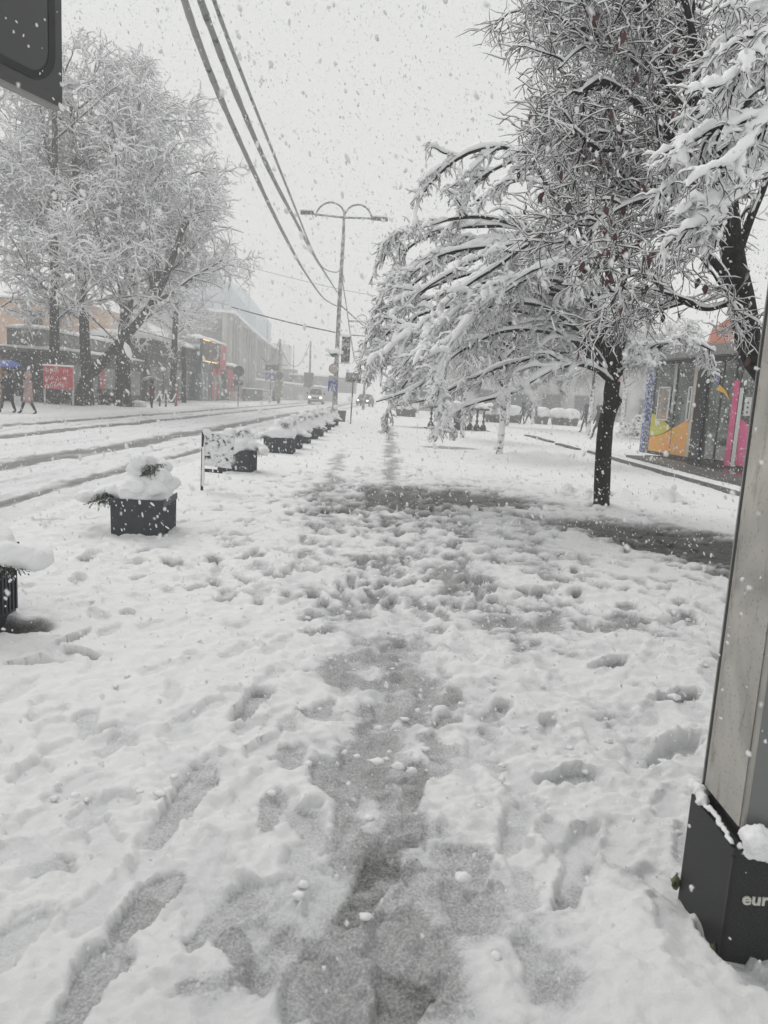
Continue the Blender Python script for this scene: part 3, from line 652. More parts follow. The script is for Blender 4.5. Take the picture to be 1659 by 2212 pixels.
# the leaning trunk with a snow roll on its upper side
rs = np.random.RandomState(21)
Y3 = 43.5; B3 = at(168, 874, Y3); B3.z = 0
lt = [tuple(B3 - Vector((0, 0, .2))), tuple(at(182, 825, Y3)), tuple(at(225, 780, Y3)), tuple(at(270, 730, Y3)), tuple(at(305, 690, Y3)), tuple(at(335, 640, Y3)), tuple(at(370, 560, Y3)), tuple(at(400, 470, Y3 + 1))]
lim = auto_limbs(tuple(at(330, 650, Y3)), tuple(at(400, 470, Y3 + 1)), 12, 4.2, .10, .6, .06, up=.05, tmin=0)
lim.append(([at(325, 660, Y3), at(380, 625, Y3), at(430, 590, Y3 + .5), at(480, 560, Y3 + .5)], .12))
tree('leaning_tree', 'leaning trunk with a white roll of snow along its upper side, beside the red board', 'tree', tuple(B3), lt, lim,
     dict(n=9, L=2.2, ang=.6, droop=.06, sw=.06, r=.035), dict(n=8, L=1.0, ang=.65, droop=.12, wob=.25, r=.012, sw=.048), dict(n=2, L=.5, ang=.65, droop=.14, wob=.3, r=.007, sw=.04), trunk_r=(.36, .14), lod=2, group='big roadside trees across the road', trunk_snow=.26)

# ------------------------------------------------------------------ METAL TOTEM at the right edge (near)
TOT = empty('advertising_totem', (1.06, 1.96, 0), 0, 'tall metal totem on a black granite base at the right edge', 'totem')
STEEL = mat('brushed_steel', (.36, .345, .32), .38, .75, noise=.12, scale=5, bump=.1, bscale=200)
GRAN = mat('black_granite', (.009, .009, .010), .5, scale=240, c2=(.045, .045, .047), spec=.3)
def dirty_steel():
    ma = D.materials.new('spotted_steel'); ma.use_nodes = True; t = ma.node_tree; b = t.nodes['Principled BSDF']
    tc = N(t, 'ShaderNodeTexCoord'); vo = N(t, 'ShaderNodeTexVoronoi'); vo.inputs['Scale'].default_value = 75; vo.inputs['Randomness'].default_value = 1
    mp = N(t, 'ShaderNodeMapping'); mp.inputs['Scale'].default_value = (1, 1, .6); t.links.new(tc.outputs['Object'], mp.inputs[0]); t.links.new(mp.outputs[0], vo.inputs['Vector'])
    r = N(t, 'ShaderNodeValToRGB'); r.color_ramp.elements[0].position = .13; r.color_ramp.elements[0].color = (.05, .04, .03, 1); r.color_ramp.elements[1].position = .24; r.color_ramp.elements[1].color = (1, 1, 1, 1)
    t.links.new(vo.outputs['Distance'], r.inputs[0])
    n = N(t, 'ShaderNodeTexNoise'); n.inputs['Scale'].default_value = 2.2; n.inputs['Detail'].default_value = 8; n.inputs['Distortion'].default_value = 1.2; t.links.new(tc.outputs['Object'], n.inputs['Vector'])
    r2 = N(t, 'ShaderNodeValToRGB'); r2.color_ramp.elements[0].position = .3; r2.color_ramp.elements[0].color = (.25, .24, .22, 1); r2.color_ramp.elements[1].position = .7; r2.color_ramp.elements[1].color = (.58, .55, .51, 1)
    t.links.new(n.outputs['Fac'], r2.inputs[0]); mxx = N(t, 'ShaderNodeMix', data_type='RGBA', blend_type='MULTIPLY'); mxx.inputs['Factor'].default_value = .45
    t.links.new(r2.outputs[0], mxx.inputs['A']); t.links.new(r.outputs[0], mxx.inputs['B']); t.links.new(mxx.outputs['Result'], b.inputs['Base Color'])
    mp3 = N(t, 'ShaderNodeMapping'); mp3.inputs['Scale'].default_value = (1, 7, 1.6); t.links.new(tc.outputs['Object'], mp3.inputs[0])
    n3_ = N(t, 'ShaderNodeTexNoise'); n3_.inputs['Scale'].default_value = 2.5; n3_.inputs['Detail'].default_value = 9; n3_.inputs['Roughness'].default_value = .7; t.links.new(mp3.outputs[0], n3_.inputs['Vector'])
    r3 = N(t, 'ShaderNodeValToRGB'); r3.color_ramp.elements[0].position = .56; r3.color_ramp.elements[0].color = (1, 1, 1, 1); r3.color_ramp.elements[1].position = .70; r3.color_ramp.elements[1].color = (.45, .41, .36, 1); t.links.new(n3_.outputs['Fac'], r3.inputs[0])
    m4 = N(t, 'ShaderNodeMix', data_type='RGBA', blend_type='MULTIPLY'); m4.inputs['Factor'].default_value = .85; t.links.new(mxx.outputs['Result'], m4.inputs['A']); t.links.new(r3.outputs[0], m4.inputs['B']); t.links.new(m4.outputs['Result'], b.inputs['Base Color'])
    b.inputs['Metallic'].default_value = .35; b.inputs['Roughness'].default_value = .4
    return ma
SPOT = dirty_steel()
boxo('base', (.60, .155, .11), (1.2, .31, .52), GRAN, TOT, bevel=.004)
boxo('corner_post', (.004, .004, .10), (.012, .012, .50), mat('dark_seam', (.006, .006, .007), .4), TOT)
boxo('recess', (.60, .16, .40), (1.13, .25, .06), mat('recess_black', (.008, .008, .009), .25), TOT)
boxo('side_panel', (.0285, .1575, 1.62), (.008, .235, 2.40), SPOT, TOT)
boxo('corner_trim', (.033, .032, 1.62), (.014, .012, 2.42), STEEL, TOT, bevel=.003)
boxo('rear_edge', (.030, .284, 1.62), (.012, .014, 2.42), mat('rubber_black', (.01, .01, .01), .5), TOT)
boxo('rear_trim', (.030, .297, 1.62), (.009, .008, 2.42), STEEL, TOT)
boxo('front_frame', (.09, .034, 1.62), (.10, .012, 2.40), mat('grey_frame', (.17, .18, .175), .4, .3), TOT)
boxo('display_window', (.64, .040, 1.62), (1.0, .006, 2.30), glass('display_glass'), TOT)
boxo('cabinet', (.61, .17, 1.62), (1.1, .20, 2.36), mat('cabinet_dark', (.05, .05, .05), .5), TOT)
boxo('cap', (.60, .155, 2.86), (1.22, .33, .05), STEEL, TOT)
e0 = at(1601, 1952, 1.958) - Vector((1.06, 1.96, 0))
text_mesh('lettering', 'eur', .052, .002, mat('letter_cream', (.55, .54, .50), .5), TOT, (e0.x, -.003, e0.z), (math.pi / 2, 0, 0), 1.1, 1.0, .0012)
sm = MB()
for i in range(18):
    sm.blob((.06 + i * .06 + rnd.uniform(-.02, .02), -.005 + rnd.uniform(-.012, .012), .40 + rnd.uniform(-.01, .02)), (.045 + rnd.uniform(0, .02), .03 + rnd.uniform(0, .012), .045 + rnd.uniform(0, .02)), i, .35, 14)
o = sm.build('snow_ledge', SNOW, TOT, True); rm = o.modifiers.new('fuse', 'REMESH'); rm.mode = 'VOXEL'; rm.voxel_size = .006; rm.use_smooth_shade = True; tx = D.textures.new('crumb', 'CLOUDS'); tx.noise_scale = .018; tx.noise_depth = 4; dp = o.modifiers.new('crumbs', 'DISPLACE'); dp.texture = tx; dp.strength = .02
sm = MB()
for i in range(9): sm.blob((.004 + rnd.uniform(-.003, .006), .31 - i * .034, .385 + rnd.uniform(-.004, .008) + (.012 if i < 2 else 0)), (.009 + (.010 if i < 3 else 0), .026, .006 + (.016 if i < 3 else 0)), i, .3, 10)
o = sm.build('snow_lip', SNOW, TOT, True); rm = o.modifiers.new('fuse', 'REMESH'); rm.mode = 'VOXEL'; rm.voxel_size = .003; rm.use_smooth_shade = True; dp = o.modifiers.new('crumbs', 'DISPLACE'); dp.texture = tx; dp.strength = .012
MOSS = mat('moss', (.06, .085, .02), .9, noise=.5, scale=60, bump=1, bscale=150, c2=(.30, .29, .18))
for (u, v, sd_, lab) in [(1459, 1915, 4, 'upper tuft of green moss at the left foot of the granite base'), (1540, 2068, 5, 'lower tuft of green moss at the front corner of the granite base')]:
    p = gnd(u, v, .03 if sd_ == 4 else 0.0); mb = MB()
    for i in range(150):
        a = rnd.uniform(0, 6.28); r_ = rnd.uniform(0, .016); z = rnd.uniform(0, .05) * (1 - r_ / .03); c = Vector((math.cos(a) * r_, math.sin(a) * r_, z)); dd = Vector((rnd.uniform(-1, 1), rnd.uniform(-1, 1), rnd.uniform(0, 1))) * .008
        s2 = Vector((-dd.y, dd.x, 0)).normalized() * .0025; mb.add([c - s2, c + s2, c + dd + s2 * .4, c + dd - s2 * .4], [(0, 1, 2, 3)])
    mb.blob((0, 0, .015), (.014, .014, .028), sd_, .3, 8)
    o = mb.build('moss_tuft', MOSS); o.location = p; tag(o, lab, 'moss')

# ------------------------------------------------------------------ HANGING SIGN top left
c0 = at(135, 235, 4.0); c1 = gnd(0, 170, c0.z); dv = (c1 - c0); dv.z = 0; dv.normalize()
ang = math.atan2(dv.y, dv.x)
SG = empty('overhead_sign', (c0.x, c0.y, 0), ang, 'large black sign panel hanging into the upper left corner', 'sign')
zb = c0.z; Ls, Hs = 1.9, 1.7
DKP = mat('dark_panel', (.062, .062, .064), .45, noise=.08, scale=3)
# local x runs towards the camera, local +y = away from the pavement? the seen face is y=0
MB().prism([(0, zb), (Ls, zb), (Ls, zb + Hs), (0, zb + Hs)], .055, lambda a, b_, t_: (a, -t_ if True else t_, b_)).build('panel', DKP, SG)
def rr(x0, z0, x1, z1, r, n=8):
    out = []
    for (cx_, cz_, a0) in ((x0 + r, z0 + r, math.pi), (x1 - r, z0 + r, 1.5 * math.pi), (x1 - r, z1 - r, 0), (x0 + r, z1 - r, .5 * math.pi)):
        for i in range(n + 1):
            a = a0 + math.pi / 2 * i / n; out.append((cx_ + r * math.cos(a), cz_ + r * math.sin(a)))
    return out
ou = rr(.045, zb + .07, Ls - .05, zb + Hs - .07, .16); inn = rr(.085, zb + .108, Ls - .09, zb + Hs - .108, .125); n = len(ou)
mb = MB()
vs = [(a, .004, b_) for a, b_ in ou] + [(a, .004, b_) for a, b_ in inn] + [(a, .0, b_) for a, b_ in ou] + [(a, .0, b_) for a, b_ in inn]
mb.add(vs, [(i, (i + 1) % n, (i + 1) % n + n, i + n) for i in range(n)] + [(i + 2 * n, (i + 1) % n + 2 * n, (i + 1) % n, i) for i in range(n)])
mb.build('rounded_border', mat('border_black', (.012, .012, .016), .4), SG)
SEAM = mat('seam_black', (.01, .01, .01), .5)
for (a, b_) in (((0, zb + .62), (1.2, zb + 1.5)), ((.95, zb), (.62, zb + .17))):
    dx, dz = b_[0] - a[0], b_[1] - a[1]; L_ = math.hypot(dx, dz); nx, nz = -dz / L_ * .004, dx / L_ * .004
    MB().prism([(a[0] - nx, a[1] - nz), (b_[0] - nx, b_[1] - nz), (b_[0] + nx, b_[1] + nz), (a[0] + nx, a[1] + nz)], .003, lambda p, q, t_: (p, t_ + .001, q)).build('seam', SEAM, SG)
MB().box((Ls / 2, -.0275, zb - .004), (Ls, .057, .010)).build('bottom_rail', mat('grey_rail', (.25, .25, .24), .5, .2), SG)
MB().tube([(Ls + .12, -.03, -.1), (Ls + .12, -.03, zb + Hs + .2)], .05, 12).build('pole', STEEL, SG)
for z in (zb + .3, zb + Hs - .3): MB().box((Ls + .06, -.03, z), (.14, .03, .05)).build('bracket', STEEL, SG)

# ------------------------------------------------------------------ PLANTERS in a row
GREEN = speckled('juniper', (.04, .055, .035), thr=.58, scale=25)
def juniper(parent, c, n, R_, seed, hang=.12, dirx=0):
    g = random.Random(seed); mb = MB()
    for i in range(n):
        a = g.uniform(0, 6.28); p = Vector(c) + Vector((math.cos(a) * R_ * g.uniform(.2, 1), math.sin(a) * R_ * g.uniform(.2, 1), g.uniform(-.04, .06)))
        d = Vector((math.cos(a) * .7 + dirx, math.sin(a) * .7, g.uniform(-1.0, .1))).normalized()
        for k in range(g.randint(3, 6)):
            d = (d + Vector((g.uniform(-.3, .3), g.uniform(-.3, .3), g.uniform(-.35, .1)))).normalized(); q = p + d * .018
            for s__ in range(3):
                e_ = (d + Vector((g.uniform(-1, 1), g.uniform(-1, 1), g.uniform(-1, 1))) * .8).normalized() * g.uniform(.012, .026); w3 = e_.cross(Vector((g.uniform(-1, 1), g.uniform(-1, 1), .5))).normalized() * .004
                mb.add([p - w3, p + w3, p + e_ + w3 * .3, p + e_ - w3 * .3], [(0, 1, 2, 3)])
            p = q
    return mb.build('foliage', GREEN, parent)
def snowpile(parent, blobs, name='snow_cap', vox=.02, seed=1, dis=.03, mt=None):
    """lumpy heap: overlapping blobs fused into one surface"""
    mb = MB()
    for i, (c, r) in enumerate(blobs): mb.blob(c, r, seed + i, .22, 12)
    o = mb.build(name, mt or SNOW, parent, True)
    rm = o.modifiers.new('fuse', 'REMESH'); rm.mode = 'VOXEL'; rm.voxel_size = vox; rm.use_smooth_shade = True
    sm_ = o.modifiers.new('soft', 'SMOOTH'); sm_.iterations = 3; sm_.factor = .6
    tx = D.textures.new('lump', 'CLOUDS'); tx.noise_scale = .12; tx.noise_depth = 3
    dp = o.modifiers.new('lumps', 'DISPLACE'); dp.texture = tx; dp.strength = dis; dp.mid_level = .5; dp.texture_coords = 'LOCAL'
    return o
RIB = MB().box((0, 0, 0), (.012, .016, .36)).mesh('rib', PLANT)
def planter(x, y, label, lod=0, seed=0, over=.065, h=.40, wdt=.54, dep=.64, hang=-1, pile=.2):
    """x = right face, y = near face"""
    g = random.Random(seed); r = empty('planter_box', (x - wdt / 2, y + dep / 2, 0), g.uniform(-.07, .07), label, 'planter', 'black planter boxes in a row along the kerb')
    MB().box((0, 0, h / 2 - .06), (wdt, dep, h + .04), taper=.97).build('box', PLANT, r, bevel=.006)
    if lod == 0:
        MB().box((wdt / 2 + .006, 0, h - .06), (.014, dep + .02, .07)).box((0, -dep / 2 - .006, h - .06), (wdt + .02, .014, .07)).build('rim', PLANT, r)
        nr = 15
        for i in range(nr):
            o = link('rib', RIB, r, (wdt / 2 + .001, -dep / 2 + dep * (i + .5) / nr, h / 2 - .055))
    else:
        mb = MB()
        for i in range(9): mb.box((wdt / 2 + .004, -dep / 2 + dep * (i + .5) / 9, h / 2 - .04), (.014, .02, h - .03))
        mb.build('rib_panel', PLANT, r)
    bl = []
    nb = 18 if lod == 0 else 10
    for i in range(nb):
        a = g.uniform(0, 6.28); q = g.uniform(0, .95); bl.append(((math.cos(a) * wdt * .5 * q, math.sin(a) * dep * .5 * q, h + .05 + .12 * (1 - q)), (g.uniform(.10, .17), g.uniform(.10, .17), g.uniform(.07, .12))))
    bl.append(((0, 0, h + .02), (wdt * .6, dep * .6, .15 if lod == 0 else .19)))
    for k in range(6):
        bl.append(((hang * (wdt * .33 + over * k), g.uniform(-.2, .15), h + .07 - .022 * k), (g.uniform(.09, .14), g.uniform(.10, .16), g.uniform(.06, .09))))
    for k in range(9):
        f = k / 8; a = g.uniform(0, 6.28); bl.append(((.03 + .19 * math.cos(a) * (1 - f * .25) - hang * .05, .05 + .19 * math.sin(a) * (1 - f * .25), h + .12 + pile * f * g.uniform(.7, 1.05)), (g.uniform(.09, .15), g.uniform(.09, .15), g.uniform(.06, .09))))
    snowpile(r, bl, seed=seed, vox=.014 if lod == 0 else .028, dis=.045)
    kk = 1 if lod == 0 else .35
    juniper(r, (hang * (wdt * .5 + .15), -.08, h - .06), int(120 * kk), .14, seed, dirx=hang * .3)
    juniper(r, (hang * (wdt * .5 + .02), -.14, h - .02), int(70 * kk), .10, seed + 1)
    juniper(r, (.10, -.10, h + .16 + pile * .45), int(90 * kk), .09, seed + 3)
    return r
p0 = gnd(30, 1318); p0.y -= .60
P0 = planter(p0.x - .0, p0.y, 'nearest planter box, cut by the left edge, snow spilling over its right side', 0, 1, h=.50, hang=1, pile=.34, over=.088)
p1 = gnd(345, 1160); planter(p1.x, p1.y, 'second planter box with snow heap and juniper drooping to its left', 0, 2, h=.41, wdt=.54, hang=-1, pile=.26, over=.08)
p2 = gnd(540, 1023); planter(p2.x, p2.y, 'third planter box, half hidden behind the snow plastered notice panel', 1, 3, h=.47, wdt=.62, hang=1, pile=.25)
words = ['fourth', 'fifth', 'sixth', 'seventh', 'eighth', 'ninth', 'tenth', 'eleventh', 'twelfth']
for i, (u, v) in enumerate([(631,980),(647,971),(666,960),(682,950),(694,943),(705,935),(712,929),(721,923),(728,920)]):
    p = gnd(u, v); planter(p.x, p.y, f'{words[i]} snow heaped planter box counted from the camera along the kerb', 1, 10 + i, h=.43, wdt=.75 if i == 0 else .7, hang=-1 if i % 2 == 0 else 1, pile=.28 + .07 * (i % 3))

# notice panel on a post beside the third planter
q = gnd(436, 1060); NP = empty('street_notice', (q.x, q.y, 0), 0, 'snow plastered low notice panel on a single post among the planters', 'sign')
MB().tube([(0, 0, -.1), (.0, 0, .45), (.0, 0, .9)], [.022, .02, .02], 8).build('post', BLACK, NP)
MB().box((.24, .0, .63), (.46, .03, .50), ry=R(4)).build('panel', speckled('plastered_panel', (.05, .052, .056), thr=.44, scale=14), NP, bevel=.006)
MB().box((.16, 0, .315), (.30, .03, .05), ry=R(2)).build('crossbar', BLACK, NP)
snowpile(NP, [((.03 + .05 * i, 0, .905 - .004 * i), (.04, .035, .022 + (.035 if i < 2 else 0))) for i in range(9)], vox=.012, dis=.01)
snowpile(NP, [((.02, -.02, .1 + .05 * i), (.028, .02, .04)) for i in range(12)], 'snow_on_post', .012, 4, .01)
pb = [((.07 + rnd.random() * .36, -.022, .40 + rnd.random() * .46), (rnd.uniform(.02, .05), .012, rnd.uniform(.015, .04))) for i in range(42)]
snowpile(NP, pb, 'plastered_snow', .009, 9, .012)

# ------------------------------------------------------------------ LAMP POST with signs, banner, basket
lp = gnd(722, 906); YP = lp.y
LAMPM = speckled('lamp_metal', (.20, .205, .20), (.5, .5, .5), thr=.52, scale=5)
LP = empty('lamp_post', (lp.x, YP, 0), 0, 'tall double armed lamp post carrying traffic signs, banner and flower basket', 'lamp post')
def lz(u, v): p = at(u, v, YP); return (p.x - lp.x, 0, p.z)
MB().tube([(0, 0, -.1), lz(728, 760), lz(735, 620), lz(742, 506)], [.17, .13, .12, .10], 12).build('pole', LAMPM, LP, True)
MB().tube([lz(742, 508), lz(743, 470), lz(745, 455)], [.085, .08, .07], 8).build('upper_pole', LAMPM, LP, True)
for (pts, hd, lab) in (([(745,462),(735,445),(715,437),(697,443),(686,455),(682,468)], ((649,457),(678,463)), 'l'), ([(745,462),(757,447),(775,442),(790,448),(801,462),(803,476)], ((805,472),(838,475)), 'r')):
    MB().tube(smooth_path([lz(*p) for p in pts], 14), .055, 6).build('arch', LAMPM, LP, True)
    a = lz(743, 470); b_ = lz(*hd[0]); c_ = lz(*hd[1]); far = b_ if lab == 'l' else c_; near_ = c_ if lab == 'l' else b_
    MB().tube([a, near_], .06, 6).build('arm', LAMPM, LP, True)
    mid = [(b_[i] + c_[i]) / 2 for i in range(3)]; ln = abs(c_[0] - b_[0])
    hd_ = MB().box(mid, (ln, .28, .16), ry=R(-3 if lab == 'l' else 2)).build('lamp_head', mat('lamp_head_grey', (.12, .12, .12), .5, noise=.4, scale=12), LP, bevel=.04)
    MB().blob((mid[0], 0, mid[2] + .12), (ln * .52, .16, .13), 3, .15, 12, .3).build('snow_cap', SNOWT, LP, True)
    MB().tube([tuple(far[i] * .15 + near_[i] * .85 for i in range(3)), tuple(v_ + (-.25 if i == 2 else 0) for i, v_ in enumerate(near_))], .02, 4).build('icicle', LAMPM, LP)
yf = -.25
zc = lz(722, 797); rsn = MB().lathe([(.001, 0), (.30, 0), (.30, .02), (.001, .02)], 24).build('round_sign', speckled('sign_face_snowed', (.40, .38, .28), (.42, .42, .42), thr=.45, scale=6), LP, loc=(0, 0, 0))  # snow flecks on these signs greyed, shade of an upright face put into the colour
rsn.rotation_euler = (R(90), 0, 0); rsn.location = (zc[0], yf, zc[2])
ring_ = MB()
for i in range(32):
    a, b2 = 2 * math.pi * i / 32, 2 * math.pi * (i + 1) / 32
    ring_.add([(.26 * math.cos(a), -.005, .26 * math.sin(a)), (.31 * math.cos(a), -.005, .31 * math.sin(a)), (.31 * math.cos(b2), -.005, .31 * math.sin(b2)), (.26 * math.cos(b2), -.005, .26 * math.sin(b2))], [(0, 1, 2, 3)])
o = ring_.build('red_rim', speckled('red_rim_snowed', (.40, .04, .05), (.42, .38, .38), thr=.52, scale=5), LP); o.location = (zc[0], yf - .022, zc[2])
z1 = lz(719, 838); z2 = lz(721, 819)
boxo('plate', (z2[0], yf, z2[2]), (.56, .02, .40), speckled('grey_plate', (.24, .24, .18), (.42, .42, .42), thr=.5, scale=8), LP, bevel=.01)
boxo('crossing_sign', (z1[0], yf - .004, z1[2] + .12), (.56, .02, .66), speckled('blue_sign', (.04, .06, .30), (.45, .45, .55), thr=.57, scale=9), LP, bevel=.01)
MB().prism([(-.19, -.22), (.19, -.22), (0, .16)], .006, lambda a, b_, t_: (a, -t_, b_)).build('white_triangle', speckled('white_tri', (.65, .65, .66), (.3, .32, .45), thr=.58, scale=10), LP, loc=(z1[0], yf - .016, z1[2] + .10))
mb = MB(); mb.box((0, 0, .05), (.035, .006, .12)).box((-.03, 0, -.07), (.03, .006, .16), ry=R(20)).box((.03, 0, -.07), (.03, .006, .16), ry=R(-20)).box((0, 0, .14), (.05, .006, .05)).box((0, 0, .04), (.15, .006, .025), ry=R(25))
mb.build('walking_figure', BLACK, LP, loc=(z1[0], yf - .028, z1[2] + .02))
bz = [lz(733, 727), lz(752, 784)]
bw_ = .52; bx = bz[0][0] + .12 + bw_ / 2
boxo('banner', (bx + .05, -.05, (bz[0][2] + bz[1][2]) / 2), (bw_, .03, bz[0][2] - bz[1][2]), speckled('banner_black', (.035, .035, .04), thr=.58, scale=12), LP)
for z in (bz[0][2] + .03, bz[1][2] - .05): MB().tube([(bx - bw_ / 2 - .12, -.05, z), (bx + bw_ / 2 + .12, -.05, z)], .022, 6).build('banner_rod', LAMPM, LP)
zt = bz[0][2]
text_mesh('banner_lettering', 'DEMUS', .24, .004, mat('chalk_white', (.6, .6, .6), .6), LP, (bx - bw_ / 2 + .06, -.07, zt - .52), (math.pi / 2, 0, 0), .60, 1.0, .006)
mb = MB()
for i in range(4): mb.box((bx - .17 + i * .14, -.068, zt - .25 + (i % 2) * .04), (.13, .006, .03), ry=R(-20 + 12 * i))
mb.build('red_stroke', mat('faded_red', (.36, .09, .08), .6), LP)
MB().box((bx + .05, -.068, zt - .60), (bw_ * .95, .006, .022)).box((bx + .05, -.068, zt - 1.05), (bw_ * .95, .006, .014)).build('rule_line', mat('chalk_white', (.6, .6, .6)), LP)
snowpile(LP, [((bx - .2 + .1 * i, -.05, zt + .10), (.1, .09, .10)) for i in range(5)], 'snow_on_banner', .03, 3, .03, SNOWT)
fb = lz(722, 762)
snowpile(LP, [((fb[0] + .42 * math.cos(k * .7) * (.6 + .4 * (k % 2)), -.1 + .3 * math.sin(k * .7), fb[2] + .04 + .05 * (k % 3)), (.17, .17, .13)) for k in range(10)], 'snow_on_basket', .04, 5, .04, SNOWT)
juniper(LP, (fb[0] - .25, -.15, fb[2] - .16), 60, .3, 4); juniper(LP, (fb[0] + .3, -.15, fb[2] - .10), 50, .25, 5)
MB().lathe([(.12, -.2), (.3, 0), (.3, .03)], 12, (fb[0], 0, fb[2] - .05)).build('flower_basket', BLACK, LP)
# the second, distant lamp
q2 = at(768, 874, 78); q2.z = 0; SL = empty('lamp_post', (q2.x + .6, 78, 0), 0, 'distant single armed lamp post fading in the snow right of the info sign', 'lamp post')
def l2(u, v): p = at(u, v, 78); return (p.x - q2.x - .6, 0, p.z)
MB().tube([(l2(785, 874)[0], 0, -.1), l2(789, 800), l2(793, 690)], [.14, .11, .08], 8).build('pole', LAMPM, SL, True)
MB().tube(smooth_path([l2(793, 700), l2(791, 684), l2(781, 680), l2(772, 685), l2(769, 696)], 10), .05, 5).build('arch', LAMPM, SL)
MB().tube([l2(793, 694), l2(768, 694)], .04, 5).build('arm', LAMPM, SL)
a_ = l2(762, 694); boxo('lamp_head', (a_[0], 0, a_[2]), (1.0, .3, .16), LAMPM, SL)
for du in (-8, 8): b_ = l2(787 + du * .5, 818); MB().blob(b_, (.2, .2, .18), du, .1, 8).build('flower_basket', speckled('plastered_panel', (.05, .05, .05)), SL, True)

# info sign on a post, litter bin
q = gnd(757, 916); IS = empty('info_sign', (q.x, q.y, 0), 0, 'rectangular sign on a thin post right of the lamp post', 'sign')
def iz(u, v): p = at(u, v, q.y); return (p.x - q.x, 0, p.z)
MB().tube([(0, 0, -.1), iz(764, 806)], .035, 8).build('post', mat('galvanised', (.16, .16, .16), .5, .4, noise=.5, scale=9), IS)
a_, b_ = iz(748, 806), iz(779, 827); cc = iz(763.5, 816)
boxo('panel', (cc[0], -.05, cc[2]), (.82, .03, .52), mat('photo_panel', (.30, .30, .30), .5, noise=.5, scale=4, c2=(.42, .42, .42)), IS, ry=R(2.5))
mb = MB()
for i in range(26): mb.box((cc[0] - .38 + rnd.random() * .76, -.069, cc[2] - .22 + rnd.random() * .22), (rnd.uniform(.05, .16), .006, rnd.uniform(.02, .06)), ry=R(rnd.uniform(-40, 40)))
for i in range(12): mb.box((cc[0] + .02 + rnd.random() * .34, -.069, cc[2] + .05 + rnd.random() * .16), (rnd.uniform(.05, .14), .006, rnd.uniform(.02, .05)), ry=R(rnd.uniform(-40, 40)))
mb.build('picture_print', mat('dark_print', (.06, .07, .06), .5), IS)
MB().box((cc[0], -.05, cc[2] + .27), (.82, .05, .03)).build('snow_cap', SNOWT, IS)
q = at(738, 906, 43); LB_ = empty('litter_bin', (q.x, 43, 0), 0, 'grey litter bin standing behind the last planters', 'bin')
MB().lathe([(.20, 0), (.24, .5), (.25, .62), (.2, .62)], 14).build('body', mat('bin_grey', (.12, .12, .11), .6, noise=.4, scale=10), LB_, True)
MB().tube([(-.36, 0, 0), (-.36, 0, .7)], .05, 8).build('post', LAMPM, LB_); MB().blob((0, 0, .64), (.26, .26, .08), 3, .1, 10).build('snow_cap', SNOWT, LB_, True)

# ------------------------------------------------------------------ CABLES
CAB = speckled('snowy_cable', (.12, .12, .12), (.34, .34, .34), thr=.38, scale=9)
def cable(pts, r, lab, mt=None, n=60, name='overhead_cable'):
    P = smooth_path(pts, n); g = random.Random(len(lab)); rad = [r * g.uniform(.9, 1.1) for _ in range(n)]
    o = MB().tube([tuple(p) for p in P], rad, 8).build(name, mt or CAB, None, True); tag(o, lab, 'cable', 'cables strung from the lamp post'); return o
# nearer the camera the cables come down from overhead
cable([at(380, -60, 6.5), at(425, 80, 7.6), at(480, 220, 9), at(550, 375, 12), at(610, 500, 17), at(660, 590, 26), at(700, 645, 37), at(727, 661, YP)], .034, 'lowest and leftmost of the three thick snowy cables')
cable([at(412, -60, 7.0), at(455, 60, 7.9), at(515, 215, 9.6), at(585, 375, 13), at(640, 480, 18), at(680, 555, 26), at(710, 602, 36), at(729, 632, YP)], .036, 'middle thick snowy cable of the three overhead')
cable([at(442, -60, 9.0), at(480, 50, 10.2), at(530, 180, 12.6), at(590, 330, 17), at(640, 455, 23), at(677, 545, 31), at(700, 580, 38), at(727, 588, 43), at(736, 578, YP)], .03, 'rightmost thick snowy cable of the three overhead')
TH = mat('thin_cable', (.10, .10, .10), .7)
cable([at(500, 663, 50), at(560, 680, 48), at(640, 700, 47), at(724, 718, YP)], .035, 'thin dark wire from the left tree to the lamp post', TH)
cable([at(728, 722, YP), at(760, 724, 52), at(812, 728, 58)], .035, 'thin wire from the banner height to the right', TH)
cable([at(731, 655, YP), at(770, 690, 50), at(812, 728, 58)], .035, 'thin wire slanting down right from the lamp post', TH)
cable([at(737, 590, YP), at(748, 660, YP + 1), at(758, 730, YP + 2), at(768, 780, YP + 3), at(785, 803, YP + 8)], .035, 'sagging pale cable right of the lamp post', CAB)
cable([at(737, 585, YP), at(741, 595, YP), at(744, 610, YP)], .03, 'short loose cable end hanging at the lamp post', CAB)
cable([at(500, 567, 70), at(620, 598, 66), at(760, 630, 62), at(860, 645, 70)], .02, 'faintest thin wire crossing high behind the lamp post', mat('pale_wire', (.3, .3, .3), .7))

